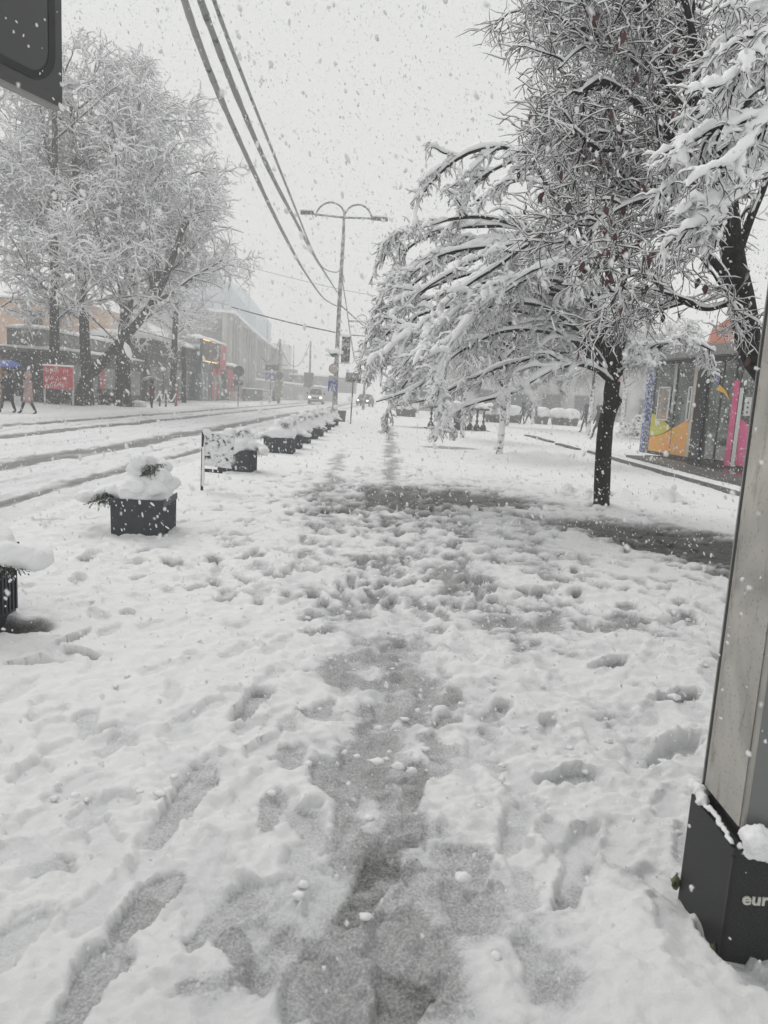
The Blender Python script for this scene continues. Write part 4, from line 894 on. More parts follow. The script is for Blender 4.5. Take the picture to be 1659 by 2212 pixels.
# ------------------------------------------------------------------ PEOPLE
def body_mat(name, boots, trousers, jacket, skin, zs=(.14, .84, 1.47)):
    ma = D.materials.new(name); ma.use_nodes = True; t = ma.node_tree; b = t.nodes['Principled BSDF']; b.inputs['Roughness'].default_value = .8
    tc = N(t, 'ShaderNodeTexCoord'); sp = N(t, 'ShaderNodeSeparateXYZ'); t.links.new(tc.outputs['Object'], sp.inputs[0])
    mr = N(t, 'ShaderNodeMapRange'); mr.inputs['From Max'].default_value = 1.9; t.links.new(sp.outputs['Z'], mr.inputs[0])
    r = N(t, 'ShaderNodeValToRGB'); cr = r.color_ramp; cr.interpolation = 'CONSTANT'; cr.elements[0].position = 0; cr.elements[0].color = (*boots, 1); cr.elements[1].position = zs[0] / 1.9; cr.elements[1].color = (*trousers, 1)
    e = cr.elements.new(zs[1] / 1.9); e.color = (*jacket, 1); e = cr.elements.new(zs[2] / 1.9); e.color = (*skin, 1)
    t.links.new(mr.outputs[0], r.inputs[0]); t.links.new(r.outputs[0], b.inputs['Base Color']); return ma
def person(label, x, y, face, bm, step=.22, h=1.72, arm='down', coat=None, hood=None, hair=None, z0=0.0, sides='both'):
    """face = heading angle; body one skinned surface"""
    k = h / 1.75; root = empty('person', (x, y, z0), face, label, 'person')
    J = {'pel': (0, 0, .95, .13), 'ab': (0, 0, 1.1, .125), 'ch': (0, 0.01, 1.3, .15), 'nk': (0, 0.02, 1.48, .06), 'hd': (0, .03, 1.58, .085), 'hd2': (0, .045, 1.66, .1), 'tp': (0, .03, 1.74, .06)}
    E = [('pel', 'ab'), ('ab', 'ch'), ('ch', 'nk'), ('nk', 'hd'), ('hd', 'hd2'), ('hd2', 'tp')]
    for s_, sg in (('l', -1), ('r', 1)):
        st = step * sg
        J['hp' + s_] = (.10 * sg, 0, .88, .1); J['kn' + s_] = (.10 * sg, st * .55 + .04, .50, .068); J['an' + s_] = (.10 * sg, st, .10, .05); J['ft' + s_] = (.11 * sg, st + .14, .05, .045)
        J['sh' + s_] = (.19 * sg, 0, 1.42, .065)
        if arm == 'up' and sg == 1: J['el' + s_] = (.26, .12, 1.18, .05); J['wr' + s_] = (.16, .26, 1.36, .036); J['ha' + s_] = (.13, .28, 1.42, .04)
        elif arm == 'fold': J['el' + s_] = (.27 * sg, .08, 1.15, .05); J['wr' + s_] = (.08 * sg, .25, 1.2, .038); J['ha' + s_] = (.02 * sg, .27, 1.22, .04)
        else: J['el' + s_] = (.26 * sg, -.03 + .1 * sg * (step > 0), 1.14, .05); J['wr' + s_] = (.27 * sg, .06 + .1 * sg * (step > 0), .90, .036); J['ha' + s_] = (.27 * sg, .09 + .1 * sg * (step > 0), .80, .04)
        E += [('pel', 'hp' + s_), ('hp' + s_, 'kn' + s_), ('kn' + s_, 'an' + s_), ('an' + s_, 'ft' + s_), ('ch', 'sh' + s_), ('sh' + s_, 'el' + s_), ('el' + s_, 'wr' + s_), ('wr' + s_, 'ha' + s_)]
    names = list(J); me = D.meshes.new('body'); me.from_pydata([tuple(c * k for c in J[n_][:3]) for n_ in names], [(names.index(a), names.index(b_)) for a, b_ in E], []); me.materials.append(bm)
    o = link('body', me, root); sk = o.modifiers.new('skin', 'SKIN'); sk.use_smooth_shade = True
    for i, n_ in enumerate(names): r_ = J[n_][3] * k; me.skin_vertices[0].data[i].radius = (r_, r_ * (.8 if n_ in ('ch', 'ab') else 1)); me.skin_vertices[0].data[i].use_root = (n_ == 'pel')
    o.modifiers.new('sub', 'SUBSURF').levels = 1; o.modifiers[-1].render_levels = 1
    if coat: MB().lathe([(.27 * k, .52 * k), (.25 * k, .8 * k), (.205 * k, 1.05 * k), (.225 * k, 1.3 * k), (.20 * k, 1.42 * k), (.09 * k, 1.5 * k)], 14, (0, .01, 0), 1, .78).build('coat', coat, root, True)
    if hood: MB().blob((0, .0, 1.66 * k), (.15 * k, .17 * k, .18 * k), 2, .05, 12).build('hood', hood, root, True)
    if hair: MB().blob((0, -.015, 1.69 * k), (.115 * k, .12 * k, .12 * k), 2, .08, 12).build('hair', hair, root, True)
    return root
SKIN = (.35, .22, .17)
def umbrella(x, y, z, label, m1, m2, r=.52, tilt=0, rz=0):
    root = empty('umbrella', (x, y, z), rz, label, 'umbrella'); root.rotation_euler = (tilt, 0, rz)
    ns = 8
    for i in range(ns):
        V = []; F = []; kk = 5
        for j in range(kk + 1):
            f = j / kk; rad = r * f; zz = .56 - .24 * f ** 2.0
            for a in (i, i + .5, i + 1):
                q = 2 * math.pi * a / ns; sag = 1 - (.05 * f if a % 1 else 0); V.append((rad * sag * math.cos(q), rad * sag * math.sin(q), zz + (.01 * f if a % 1 else 0)))
        for j in range(kk):
            for c in range(2): F.append((j * 3 + c, j * 3 + c + 1, j * 3 + c + 4, j * 3 + c + 3))
        o = link('canopy_panel', None if False else D.meshes.new('canopy_panel'), root); o.data.from_pydata(V, [], F); o.data.materials.append(m1 if i % 2 else m2)
    MB().tube([(0, 0, .62), (0, 0, -.25), (.03, 0, -.3), (.06, 0, -.26)], .008, 6).build('shaft', BLACK, root)
    return root
pm = gnd(18, 893); man = person('man in dark clothes walking under a blue umbrella at the left edge', pm.x, pm.y, R(150), body_mat('dark_man', (.02, .02, .02), (.02, .022, .028), (.025, .025, .028), SKIN), .25, 1.78, 'up', coat=mat('black_coat', (.02, .02, .022), .8), hair=mat('hair_dark', (.02, .015, .012)))
BLU = mat('umbrella_blue', (.045, .08, .36), .5, noise=.3, scale=12, c2=(.12, .17, .48))
umbrella(pm.x + .05, pm.y - .15, 1.62, 'blue umbrella held by the man at the left edge', BLU, BLU, .62, R(6))
pw = gnd(62, 896); wo = person('woman in a dusty pink coat and dark boots walking beside the blue umbrella', pw.x, pw.y, R(100), body_mat('pink_woman', (.015, .015, .015), (.02, .02, .022), (.33, .23, .22), SKIN), .34, 1.68, 'fold', coat=mat('pink_coat', (.36, .25, .24), .8, noise=.15, scale=8), hood=mat('pink_hood', (.38, .26, .24), .8))
pb_ = gnd(40, 890); bagr = empty('shopping_bag', (pb_.x, pb_.y - .1, .25), 0, 'white carrier bag hanging between the man and the woman in pink', 'bag')
MB().box((0, 0, .22), (.30, .12, .42), taper=.85).build('bag_body', mat('bag_white', (.55, .55, .56), .5, noise=.1, scale=6), bagr, bevel=.02); MB().tube([(-.08, 0, .43), (-.05, 0, .58), (.05, 0, .58), (.08, 0, .43)], .008, 5).build('handle', mat('bag_white', (1, 1, 1)), bagr)
pu = gnd(328, 886); person('person in a dark red jacket walking under the checked umbrella', pu.x, pu.y, R(60), body_mat('red_jacket', (.015, .015, .015), (.02, .02, .025), (.12, .02, .03), SKIN), .12, 1.68, 'up', hair=mat('hair_dark', (0, 0, 0)))
umbrella(pu.x, pu.y - .1, 1.42, 'transparent umbrella with grey stripes held by the person in the red jacket', mat('clear_film', (.40, .41, .44), .2), mat('clear_stripe', (.13, .13, .15), .3), .56, R(-6))
pp = gnd(602, 867); person('hooded pedestrian walking beside the wall, left of the van', pp.x, pp.y - 4, R(175), body_mat('grey_ped', (.03, .03, .03), (.06, .06, .07), (.07, .07, .09), SKIN), .15, 1.72, 'down', hood=mat('dark_hood', (.06, .06, .07)), coat=mat('dark_parka', (.06, .06, .08)))
DKM = body_mat('plaza_dark', (.03, .03, .03), (.05, .05, .055), (.05, .05, .055), SKIN)
for (u, v, fa, st, lab, hh) in [(1142, 917, 80, .3, 'dark dressed walker on the plaza, left of the striding figures', 1.75), (1128, 917, 100, .12, 'walker close beside the dark dressed one on the plaza', 1.7), (1262, 935, 95, .2, 'walker whose legs show left of the black trunk', 1.75), (1288, 950, 85, .22, 'walker half hidden by the black trunk', 1.72)]:
    p = gnd(u, v); person(lab, p.x, p.y, R(fa), DKM, st, hh, 'down', hood=mat('dark_hood', (.06, .06, .07)))

# ------------------------------------------------------------------ VEHICLES
def vehicle(name, label, cat, x, y, rz, L, W, H, prof, colr, glassz, lit=True, snow=True, group=None):
    """prof: side outline (y along, z up) front at -L/2"""
    r = empty(name, (x, y, 0), rz, label, cat, group); mb = MB(); n = len(prof)
    secs = [(-.5, .86, .98), (-.47, .96, 1), (0, 1, 1), (.47, .96, 1), (.5, .86, .98)]
    vs = []; fs = []
    for sx, kz, ky in secs:
        for (yy, zz) in prof:
            tum = 1 - .14 * max(0, (zz - .55 * H) / (.45 * H))
            vs.append((sx * W * tum, yy * ky, .28 + (zz - .28) * (kz if zz > .5 * H else 1)))
    for i in range(len(secs) - 1):
        for j in range(n): fs.append((i * n + j, i * n + (j + 1) % n, (i + 1) * n + (j + 1) % n, (i + 1) * n + j))
    fs += [tuple(range(n)), tuple(reversed(range((len(secs) - 1) * n, len(secs) * n)))]
    mb.add(vs, fs).build('body', colr, r, False, bevel=.03)
    TY = mat('tyre', (.02, .02, .02), .8); RM = mat('rim', (.25, .25, .26), .4, .6)
    for sx in (-1, 1):
        for sy in (-1, 1):
            wh = MB().lathe([(.18, -.1), (.33, -.1), (.345, -.07), (.345, .07), (.33, .1), (.18, .1)], 18).build('wheel', TY, r); wh.rotation_euler = (0, R(90), 0); wh.location = (sx * (W / 2 - .1), sy * L * .31, .34)
            MB().lathe([(0, -.09), (.19, -.105), (.19, .105), (0, .09)], 12).build('rim', RM, wh)
    return r
VANP = [(-2.75, .32), (-2.8, .62), (-2.72, .98), (-2.0, 1.22), (-1.35, 1.95), (-1.15, 2.2), (2.7, 2.3), (2.78, 2.1), (2.8, .4), (2.6, .3)]
VC = speckled('van_paint', (.46, .47, .47), (.7, .7, .7), .6, 3); 
pv_ = gnd(678, 873); VX, VY = pv_.x, pv_.y + 2.8
VN = vehicle('van', 'pale delivery van driving towards the camera with its headlights on', 'van', VX, VY, R(3), 5.6, 2.0, 2.35, VANP, VC, 1)
DG = mat('dark_glass', (.03, .035, .04), .1)
MB().add([(-.80, -2.0, 1.26), (.80, -2.0, 1.26), (.70, -1.37, 1.96), (-.70, -1.37, 1.96)], [(0, 1, 2, 3)]).add([(-.80, -2.03, 1.27), (.80, -2.03, 1.27), (.70, -1.40, 1.97), (-.70, -1.40, 1.97)], [(0, 1, 2, 3), (0, 1, 5, 4)] if False else [(0, 1, 2, 3)]).build('windscreen', DG, VN)
for sx in (-1, 1):
    MB().add([(sx * .985, -1.3, 1.30), (sx * .985, -.5, 1.30), (sx * .92, -.5, 1.85), (sx * .92, -1.1, 1.85)], [(0, 1, 2, 3)]).build('side_window', DG, VN)
    MB().box((sx * 1.12, -1.5, 1.38), (.16, .12, .30)).build('wing_mirror', BLACK, VN, bevel=.02)
    MB().blob((sx * .72, -2.80, .88), (.15, .07, .11), 4, .05, 10).build('headlight', mat('lit_headlight', (1, 1, .9), .2, emit=((1, .93, .72), 4)), VN, True)
MB().box((0, -2.79, .78), (.95, .05, .20)).build('grille', mat('grille_dark', (.06, .06, .06), .5), VN); MB().box((0, -2.80, .42), (1.8, .10, .24)).build('bumper', mat('bumper_dark', (.10, .10, .10), .6), VN, bevel=.03)
MB().box((0, -2.83, .55), (.5, .02, .11)).build('number_plate', mat('plate_white', (.6, .6, .6)), VN)
snowpile(VN, [((rnd.uniform(-.7, .7), rnd.uniform(-1.0, 2.4), 2.3), (.4, .5, .12)) for i in range(14)], 'snow_cap', .08, 3, .06, SNOWT)
CARP = [(-2.1, .3), (-2.15, .6), (-2.0, .78), (-1.1, .92), (-.5, 1.38), (.9, 1.42), (1.6, 1.0), (2.1, .92), (2.15, .5), (2.0, .3)]
pc = gnd(560, 866); CR = vehicle('parked_car', 'snow covered pale car parked by the wall, left of the pedestrian', 'car', pc.x, pc.y + 6, R(75), 4.3, 1.75, 1.45, CARP, speckled('car_snowed', (.3, .3, .31), thr=.45, scale=2), 1)
for sx in (-1, 1): MB().add([(sx * .80, -.95, .98), (sx * .80, 1.3, 1.0), (sx * .74, .85, 1.33), (sx * .74, -.45, 1.33)], [(0, 1, 2, 3)]).build('side_window', DG, CR)
snowpile(CR, [((rnd.uniform(-.5, .5), rnd.uniform(-.5, 1.0), 1.42), (.4, .5, .12)) for i in range(8)] + [((rnd.uniform(-.5, .5), -1.5, .9), (.35, .35, .08)) for i in range(4)], 'snow_cap', .07, 3, .05, SNOWT)
pd_ = gnd(788, 868); C2 = vehicle('car', 'dark car with headlights coming on the road behind the info sign', 'car', at(789, 866, 105).x, 105, R(-8), 4.4, 1.9, 1.8, [(a, b_ * 1.2) for a, b_ in CARP], mat('dark_car', (.04, .042, .045), .4), 1)
for sx in (-1, 1): MB().blob((sx * .66, -2.12, .80), (.14, .06, .1), 4, .05, 8).build('headlight', mat('lit_headlight', (1, 1, 1)), C2, True)
MB().add([(-.72, -1.15, 1.13), (.72, -1.15, 1.13), (.64, -.54, 1.62), (-.64, -.54, 1.62)], [(0, 1, 2, 3)]).build('windscreen', DG, C2)
C3 = copy_tree(C2); C3.location = (at(868, 858, 118).x, 118, 0); C3['label'] = 'car with amber lights showing under the bowed branches'

# ------------------------------------------------------------------ LEFT SIDE BUILDINGS
def roofsnow(parent, x0, x1, y0, y1, z, h=.35, name='roof_snow'):
    g = random.Random(int(abs(x0 * 7 + y0 * 3))); nx, ny = 6, max(6, int((y1 - y0) / .8)); V = []; F = []
    for j in range(ny + 1):
        for i in range(nx + 1):
            e = min(i, nx - i) / 1.0; hh = h * (.75 + .2 * g.random()) * (.35 if e == 0 or j in (0, ny) else 1)
            V.append((x0 + (x1 - x0) * i / nx, y0 + (y1 - y0) * j / ny, z + hh))
    o = len(V)
    for j in range(ny):
        for i in range(nx): a = j * (nx + 1) + i; F.append((a, a + 1, a + nx + 2, a + nx + 1))
    V += [(x0, y0, z), (x1, y0, z), (x1, y1, z), (x0, y1, z)]
    rim = [i for i in range(nx + 1)]; F.append((o, o + 1) + tuple(reversed(rim)))
    F.append((o + 1, o + 2) + tuple(reversed([j * (nx + 1) + nx for j in range(ny + 1)])))
    F.append((o + 2, o + 3) + tuple([ny * (nx + 1) + i for i in range(nx + 1)])); F.append((o + 3, o) + tuple([j * (nx + 1) for j in range(ny + 1)]))
    return MB().add(V, F).build(name, SNOWT, parent, True)
DARKW = mat('dark_cladding', (.035, .036, .038), .6, noise=.4, scale=2)
GLD = mat('shop_glass_dark', (.05, .055, .06), .12)
def block(name, label, x0, x1, y0, y1, h, wallm, snow=.3, cat='building', z0=0, group=None):
    r = empty(name, ((x0 + x1) / 2, (y0 + y1) / 2, z0), 0, label, cat, group); W = x1 - x0; Dp = y1 - y0
    MB().box((0, 0, h / 2), (W, Dp, h)).build('wall', wallm, r)
    MB().box((0, 0, h + .06), (W + .5, Dp + .3, .12)).build('roof', mat('roof_edge', (.12, .12, .12), .6), r)
    if snow: roofsnow(r, -W / 2 - .25, W / 2 + .25, -Dp / 2 - .15, Dp / 2 + .15, h + .12, snow)
    return r
# kiosk row behind the trees (two units)
K1 = block('kiosk_row', 'long dark kiosk row with snowy flat roof behind the red board', -24.5, -20.2, 46.5, 60.5, 3.1, DARKW)
for i in range(5):
    yy = -5.6 + i * 2.8
    f = MB().box((2.17, yy, 1.45), (.06, 2.3, 1.9)).build('window', mat('frame_grey', (.22, .22, .22), .5), K1); MB().box((2.19, yy, 1.5), (.06, 2.1, 1.7)).build('pane', GLD if i % 2 else mat('blind_grey', (.24, .24, .22), .6, noise=.3, scale=2), f)
    MB().box((2.20, yy + 1.4, 1.4), (.10, .18, 2.8)).build('pillar', mat('pillar_grey', (.09, .09, .09), .6), K1)
MB().box((2.25, -1.4, 1.25), (.08, .9, 2.0)).build('poster', mat('poster_red', (.36, .05, .06), .5, noise=.3, scale=3), K1)
MB().box((2.0, 0, 3.0), (.9, 14.2, .12)).build('canopy', mat('roof_edge', (1, 1, 1)), K1)
fascia = MB().box((-.6, 0, 3.9), (2.2, 13.0, 1.1)).build('parapet', mat('grey_parapet', (.20, .20, .19), .7, noise=.3, scale=2), K1); roofsnow(K1, -1.8, .6, -6.6, 6.6, 4.45, .35)
# flat roofed shop, right half
K2 = block('flat_roofed_shop', 'dark flat roofed shop with a thick level sheet of snow on its roof', -25, -20.0, 61.5, 77, 5.0, DARKW, .8)
for i in range(4):
    yy = -5.4 + i * 3.6; f = MB().box((2.52, yy, 1.6), (.06, 2.9, 2.6)).build('window', mat('frame_grey', (0, 0, 0)), K2); MB().box((2.54, yy, 1.6), (.06, 2.6, 2.4)).build('pane', GLD, f)
MB().box((2.7, -2, 4.0), (.5, 12, .10)).build('canopy', mat('roof_edge', (1, 1, 1)), K2); MB().box((2.56, -6.4, 1.5), (.08, 1.6, 2.5)).build('shutter', mat('shutter_grey', (.25, .25, .23), .6, noise=.4, scale=3), K2)
# illuminated shop with red logo panels
sx0 = -19.3
K3 = empty('corner_shop', (sx0, 76, 0), 0, 'shop with glowing yellow roof lines and red panels beyond the flat roofed shop', 'building')
MB().box((-2.6, 4.6, 2.3), (5.2, 9.2, 4.6)).build('wall', mat('shop_grey', (.11, .115, .13), .6, noise=.2, scale=2), K3)
YG = mat('lit_yellow', (1, .7, .3), .4, emit=((1, .62, .18), 1.3))
MB().box((.12, 2.6, 5.1), (.30, 6.0, 2.2)).build('fascia', mat('fascia_brown', (.10, .085, .06), .6, noise=.5, scale=4), K3)
MB().box((.29, 2.6, 6.15), (.05, 6.0, .10)).build('light_line', YG, K3); MB().box((.29, 2.6, 4.05), (.05, 6.0, .10)).build('light_line', YG, K3)
roofsnow(K3, -4, .4, -.4, 9.4, 6.2, .5)
RED = mat('logo_red', (.45, .055, .07), .5, noise=.25, scale=2)
MB().box((.50, 7.4, 4.7), (.18, 3.0, 2.6)).build('logo_panel', RED, K3); MB().box((.61, 7.6, 4.9), (.05, 1.0, .8)).build('logo_mark', mat('logo_pale', (.6, .5, .5), .6), K3)
for k, (y_, z_, d_, h_) in enumerate([(5.6, 3.1, 1.9, .8), (8.0, 3.0, 2.0, .8), (5.0, 1.2, 1.1, 1.9), (7.3, .9, 1.0, 1.3)]): MB().box((.03, y_, z_), (.10, d_, h_)).build('red_poster', RED, K3)
for y_ in (1.0, 2.4, 6.2, 8.6): f = MB().box((.02, y_, 1.5), (.06, 1.1, 2.7)).build('window', mat('frame_pale', (.35, .38, .36), .5), K3); MB().box((.045, y_, 1.55), (.06, .9, 2.4)).build('pane', GLD if y_ < 3 else mat('pane_pale', (.26, .30, .28), .2), f)
rg = at(457, 758, 78); RSg = empty('ring_sign', (rg.x, 78, rg.z), 0, 'snowy double ring sign standing on the corner shop roof', 'sign')
for r_ in (.95, .62): 
    MB().tube([(r_ * math.cos(a * math.pi / 14), 0, r_ * math.sin(a * math.pi / 14)) for a in range(29)], .06, 6, False).build('ring', LAMPM, RSg, True)
MB().tube([(-.2, 0, -.5), (.15, 0, .45)], .05, 6).build('stroke', LAMPM, RSg); MB().tube([(0, 0, -.95), (0, 0, -2.0)], .06, 6).build('stand', LAMPM, RSg)
K4 = empty('red_kiosk', (-19.0, 86.5, 0), 0, 'small kiosk with red posters right of the corner shop', 'building')
MB().box((-1.5, 2.6, 1.9), (3, 5.2, 3.8)).build('wall', mat('kiosk_green', (.18, .20, .18), .6, noise=.2, scale=2), K4); MB().box((-1.4, 2.6, 3.9), (3.8, 5.9, .15)).build('roof', mat('roof_edge', (1, 1, 1)), K4); roofsnow(K4, -3.3, .5, -.35, 5.5, 3.97, .5)
MB().box((.02, 2.6, 3.1), (.08, 4.8, 1.1)).build('red_sign', RED, K4)
for i in range(2): MB().box((.03, 1.4 + i * 2.3, 1.6), (.08, 1.0, 1.8)).build('red_poster', RED, K4)
fz = empty('ice_cream_freezer', (-18.3, 88.0, 0), 0, 'red and white chest box standing in front of the red kiosk', 'box'); MB().box((0, 0, .55), (.9, 2.6, 1.1)).build('chest', mat('chest_white', (.6, .55, .55), .5), fz, bevel=.05); MB().prism([(-1.0, 1.05), (1.0, 1.05), (.7, .55), (0, .35), (-.7, .55)], .02, lambda a, b_, t_: (.47 + t_, a, b_)).build('red_shape', RED, fz)
# sign on post before the red kiosk
q = gnd(514, 878); SS = empty('road_sign', (q.x, q.y, 0), 0, 'round and square sign backs on one post right of the red kiosk', 'sign'); hq = zat(515, 802, q.y)
MB().tube([(0, 0, -.1), (0, 0, hq)], .045, 6).build('post', mat('post_grey', (.1, .1, .1)), SS); o = MB().lathe([(.001, -.02), (.46, -.02), (.46, .02), (.001, .02)], 20).build('round_plate', mat('sign_back', (.14, .14, .14), .6), SS); o.rotation_euler = (R(90), 0, 0); o.location = (0, -.06, hq); MB().box((0, -.06, hq - .95), (.8, .03, .45)).build('square_plate', mat('sign_back', (0, 0, 0)), SS)
# fluted hall
FH = empty('fluted_hall', (-20.5, 94, 0), 0, 'large hall with tall vertical fluting fading into the snow', 'building')
FL = mat('fluted_concrete', (.50, .50, .48), .8, noise=.2, scale=.6)
nfl = 46; W3 = MB(); L3 = 46.0
def hallh(f): return 10.6 - 2.2 * math.sin(f * math.pi * .55)
W3.prism([(0, 2.3)] + [(L3 * f, 2.3) for f in (.25, .5, .75, 1)] + [(L3 * f, hallh(f)) for f in (1, .75, .5, .25, 0)], -.6, lambda a, b_, t_: (t_ - .2, a, b_)).build('wall', FL, FH)
FIN = MB().box((0, 0, 0), (.5, .38, 1)).mesh('flute', FL)
for i in range(nfl):
    f = (i + .5) / nfl; o = link('flute', FIN, FH, (.05 + .35 * math.sin(i * .55), L3 * f, (2.3 + hallh(f)) / 2)); o.scale = (1, 1, hallh(f) - 2.5)
MB().box((-8, 23, 1.2), (15, 46, 2.4)).build('ground_floor', mat('hall_dark', (.22, .22, .23), .6), FH)
rf = MB()
for i in range(12):
    f0, f1 = i / 12, (i + 1) / 12; rf.add([(-14, L3 * f0, hallh(f0) + .3), (.7, L3 * f0, hallh(f0)), (.7, L3 * f1, hallh(f1)), (-14, L3 * f1, hallh(f1) + .3), (-14, L3 * f0, hallh(f0) + .7), (.7, L3 * f0, hallh(f0) + .35), (.7, L3 * f1, hallh(f1) + .35), (-14, L3 * f1, hallh(f1) + .7)], [(4, 5, 6, 7), (0, 3, 2, 1), (1, 2, 6, 5), (0, 1, 5, 4), (2, 3, 7, 6)])
rf.build('roof', SNOWT, FH)
for i in range(10): MB().box((.2, 2 + i * 1.0, 1.9), (.1, .35, 2.4)).build('pale_strip', mat('strip_white', (.5, .5, .52)), FH)
# low wall in front
WL = empty('low_wall', (-17.6, 93, 0), 0, 'low snow capped wall in front of the fluted hall', 'wall'); MB().box((0, 3, .75), (.4, 12, 1.5)).build('wall', mat('wall_grey', (.14, .14, .15), .7, noise=.2, scale=1), WL); MB().box((0, 3, 1.56), (.6, 12.2, .14)).build('snow_cap', SNOWT, WL)
RW = empty('retaining_wall', (-19, 122, 0), 0, 'long pale retaining wall running behind the pedestrian and the van', 'wall')
MB().add([(-2, -12, 0), (9, 18, 0), (9, 18, 2.3), (-2, -12, 2.9), (-2.6, -11.6, 0), (8.4, 18.4, 0), (8.4, 18.4, 2.3), (-2.6, -11.6, 2.9)], [(0, 1, 2, 3), (7, 6, 5, 4), (3, 2, 6, 7), (1, 5, 6, 2), (0, 3, 7, 4)]).build('wall', mat('retain_grey', (.36, .36, .36), .8), RW)
MB().add([(-2, -12.1, 2.9), (9, 17.9, 2.3), (9, 17.9, 2.6), (-2, -12.1, 3.2), (-2.6, -11.7, 2.9), (8.4, 18.3, 2.3), (8.4, 18.3, 2.6), (-2.6, -11.7, 3.2)], [(0, 1, 2, 3), (7, 6, 5, 4), (3, 2, 6, 7), (1, 5, 6, 2), (0, 3, 7, 4)]).build('snow_cap', SNOWT, RW)
for i in range(8):
    f = i / 7; MB().tube([(-2.3 + 11 * f, -12 + 30 * f, 2.6), (-2.3 + 11 * f, -12 + 30 * f, 3.9)], .05, 5).build('railing_post', mat('post_grey', (0, 0, 0)), RW)
MB().tube([(-2.3, -12, 4.0), (8.7, 18, 3.7)], .04, 5).build('rail', mat('post_grey', (0, 0, 0)), RW)
bh = empty('far_hut', (-13.5, 150, 0), 0, 'low grey hut far behind the retaining wall', 'building'); MB().box((0, 0, 3.2), (13, 4, 3.0)).build('wall', mat('hut_grey', (.26, .26, .26), .7), bh); MB().box((-8, 0, 3.7), (5, 4, 4)).build('shed', mat('hut_grey', (0, 0, 0)), bh); MB().box((0, 0, 4.8), (13.3, 4.4, .3)).build('snow_cap', SNOWT, bh)
# blue glass tower
BT = empty('glass_tower', (-50, 205, 0), R(-8), 'tall blue grey glass tower almost lost in the falling snow', 'building')
MB().prism([(-13, 0), (13, 0), (13, 20), (5, 29), (-2, 33), (-13, 34)], 14, lambda a, b_, t_: (a, t_, b_)).build('wall', mat('tower_glass', (.30, .38, .45), .25, .1, noise=.1, scale=.2), BT)
for i in range(5): MB().box((-11 + i * 5.5, -.1, 14), (.25, .2, 28)).build('mullion', mat('mullion_grey', (.3, .3, .3)), BT)
MB().box((16, 8, 7), (7, 10, 14)).build('annex', mat('annex_grey', (.5, .5, .5), .8), BT)
# the peach house, terrace and snowy awning, far left
PH = empty('peach_house', (-37, 66, 0), 0, 'peach coloured house behind the trees at the far left', 'building')
MB().box((0, 0, 3.8), (24, 10, 7.6)).build('wall', mat('peach_plaster', (.68, .47, .35), .8, noise=.06, scale=1), PH)
for i in range(5):
    f = MB().box((-8 + i * 4, -5.02, 5.9), (1.5, .08, 1.7)).build('window', mat('frame_grey', (0, 0, 0)), PH); MB().box((-8 + i * 4, -5.05, 5.9), (1.3, .08, 1.5)).build('pane', GLD, f)
roofsnow(PH, -11.4, 11.4, -5.4, 5.4, 7.6, .4)
TE = empty('roof_terrace', (-24.6, 41.5, 0), 0, 'grey timber roof terrace with snow on its rail at the left edge', 'terrace')
MB().box((-1.5, 4, 1.5), (7, 6, 3.0)).build('wall', DARKW, TE); MB().box((-1.5, 4, 3.1), (7.4, 6.4, .2)).build('deck', mat('deck_grey', (.18, .18, .17)), TE)
for i in range(14): MB().box((-4.4 + i * .46, 1.0, 4.0), (.40, .05, 1.6)).build('board', mat('board_grey', (.20, .20, .19), .8, noise=.3, scale=3), TE)
for i in range(4): MB().box((-4.6 + i * 2.1, .95, 4.3), (.12, .12, 2.2)).build('post', mat('board_grey', (0, 0, 0)), TE)
MB().box((-1.5, 1.0, 4.86), (6.6, .16, .14)).build('rail', mat('board_grey', (0, 0, 0)), TE); roofsnow(TE, -4.9, 1.8, .85, 1.2, 4.93, .25)
AW = empty('awning', (-21.4, 38, 0), 0, 'bulging awning under a smooth load of snow with a red edge, left edge', 'awning')
aw = MB(); V = []; F = []
for j in range(11):
    for i in range(9):
        f = i / 8; V.append((-6 + 7.0 * j / 10, -2.4 + 3.2 * f, 2.6 + 1.25 * math.sin(f * math.pi / 2) ** .8 + .03 * math.sin(j * 2.0)))
for j in range(10):
    for i in range(8): a = j * 9 + i; F.append((a, a + 1, a + 10, a + 9))
aw.add(V, F); o = aw.build('fabric', SNOWT, AW, True); so = o.modifiers.new('thick', 'SOLIDIFY'); so.thickness = .14
ed = MB()
for i in range(8): f = i / 8; f1 = (i + 1) / 8; ed.add([(1.02, -2.4 + 3.2 * f, 2.5), (1.02, -2.4 + 3.2 * f1, 2.5), (1.02, -2.4 + 3.2 * f1, 2.6 + 1.2 * math.sin(f1 * math.pi / 2) ** .8), (1.02, -2.4 + 3.2 * f, 2.6 + 1.2 * math.sin(f * math.pi / 2) ** .8)], [(0, 1, 2, 3)])
ed.build('red_end', mat('faded_awning_red', (.20, .05, .05), .7), AW)
MB().box((-2.5, 1.2, 1.3), (7, .2, 2.6)).build('shop_front', mat('warm_goods', (.15, .10, .05), .7, noise=.6, scale=3, c2=(.34, .22, .10)), AW)
MB().tube([(1, -2.35, 0), (1, -2.35, 2.6)], .04, 6).build('post', mat('post_grey', (0, 0, 0)), AW); MB().tube([(-6, -2.35, 0), (-6, -2.35, 2.6)], .04, 6).build('post', mat('post_grey', (0, 0, 0)), AW)
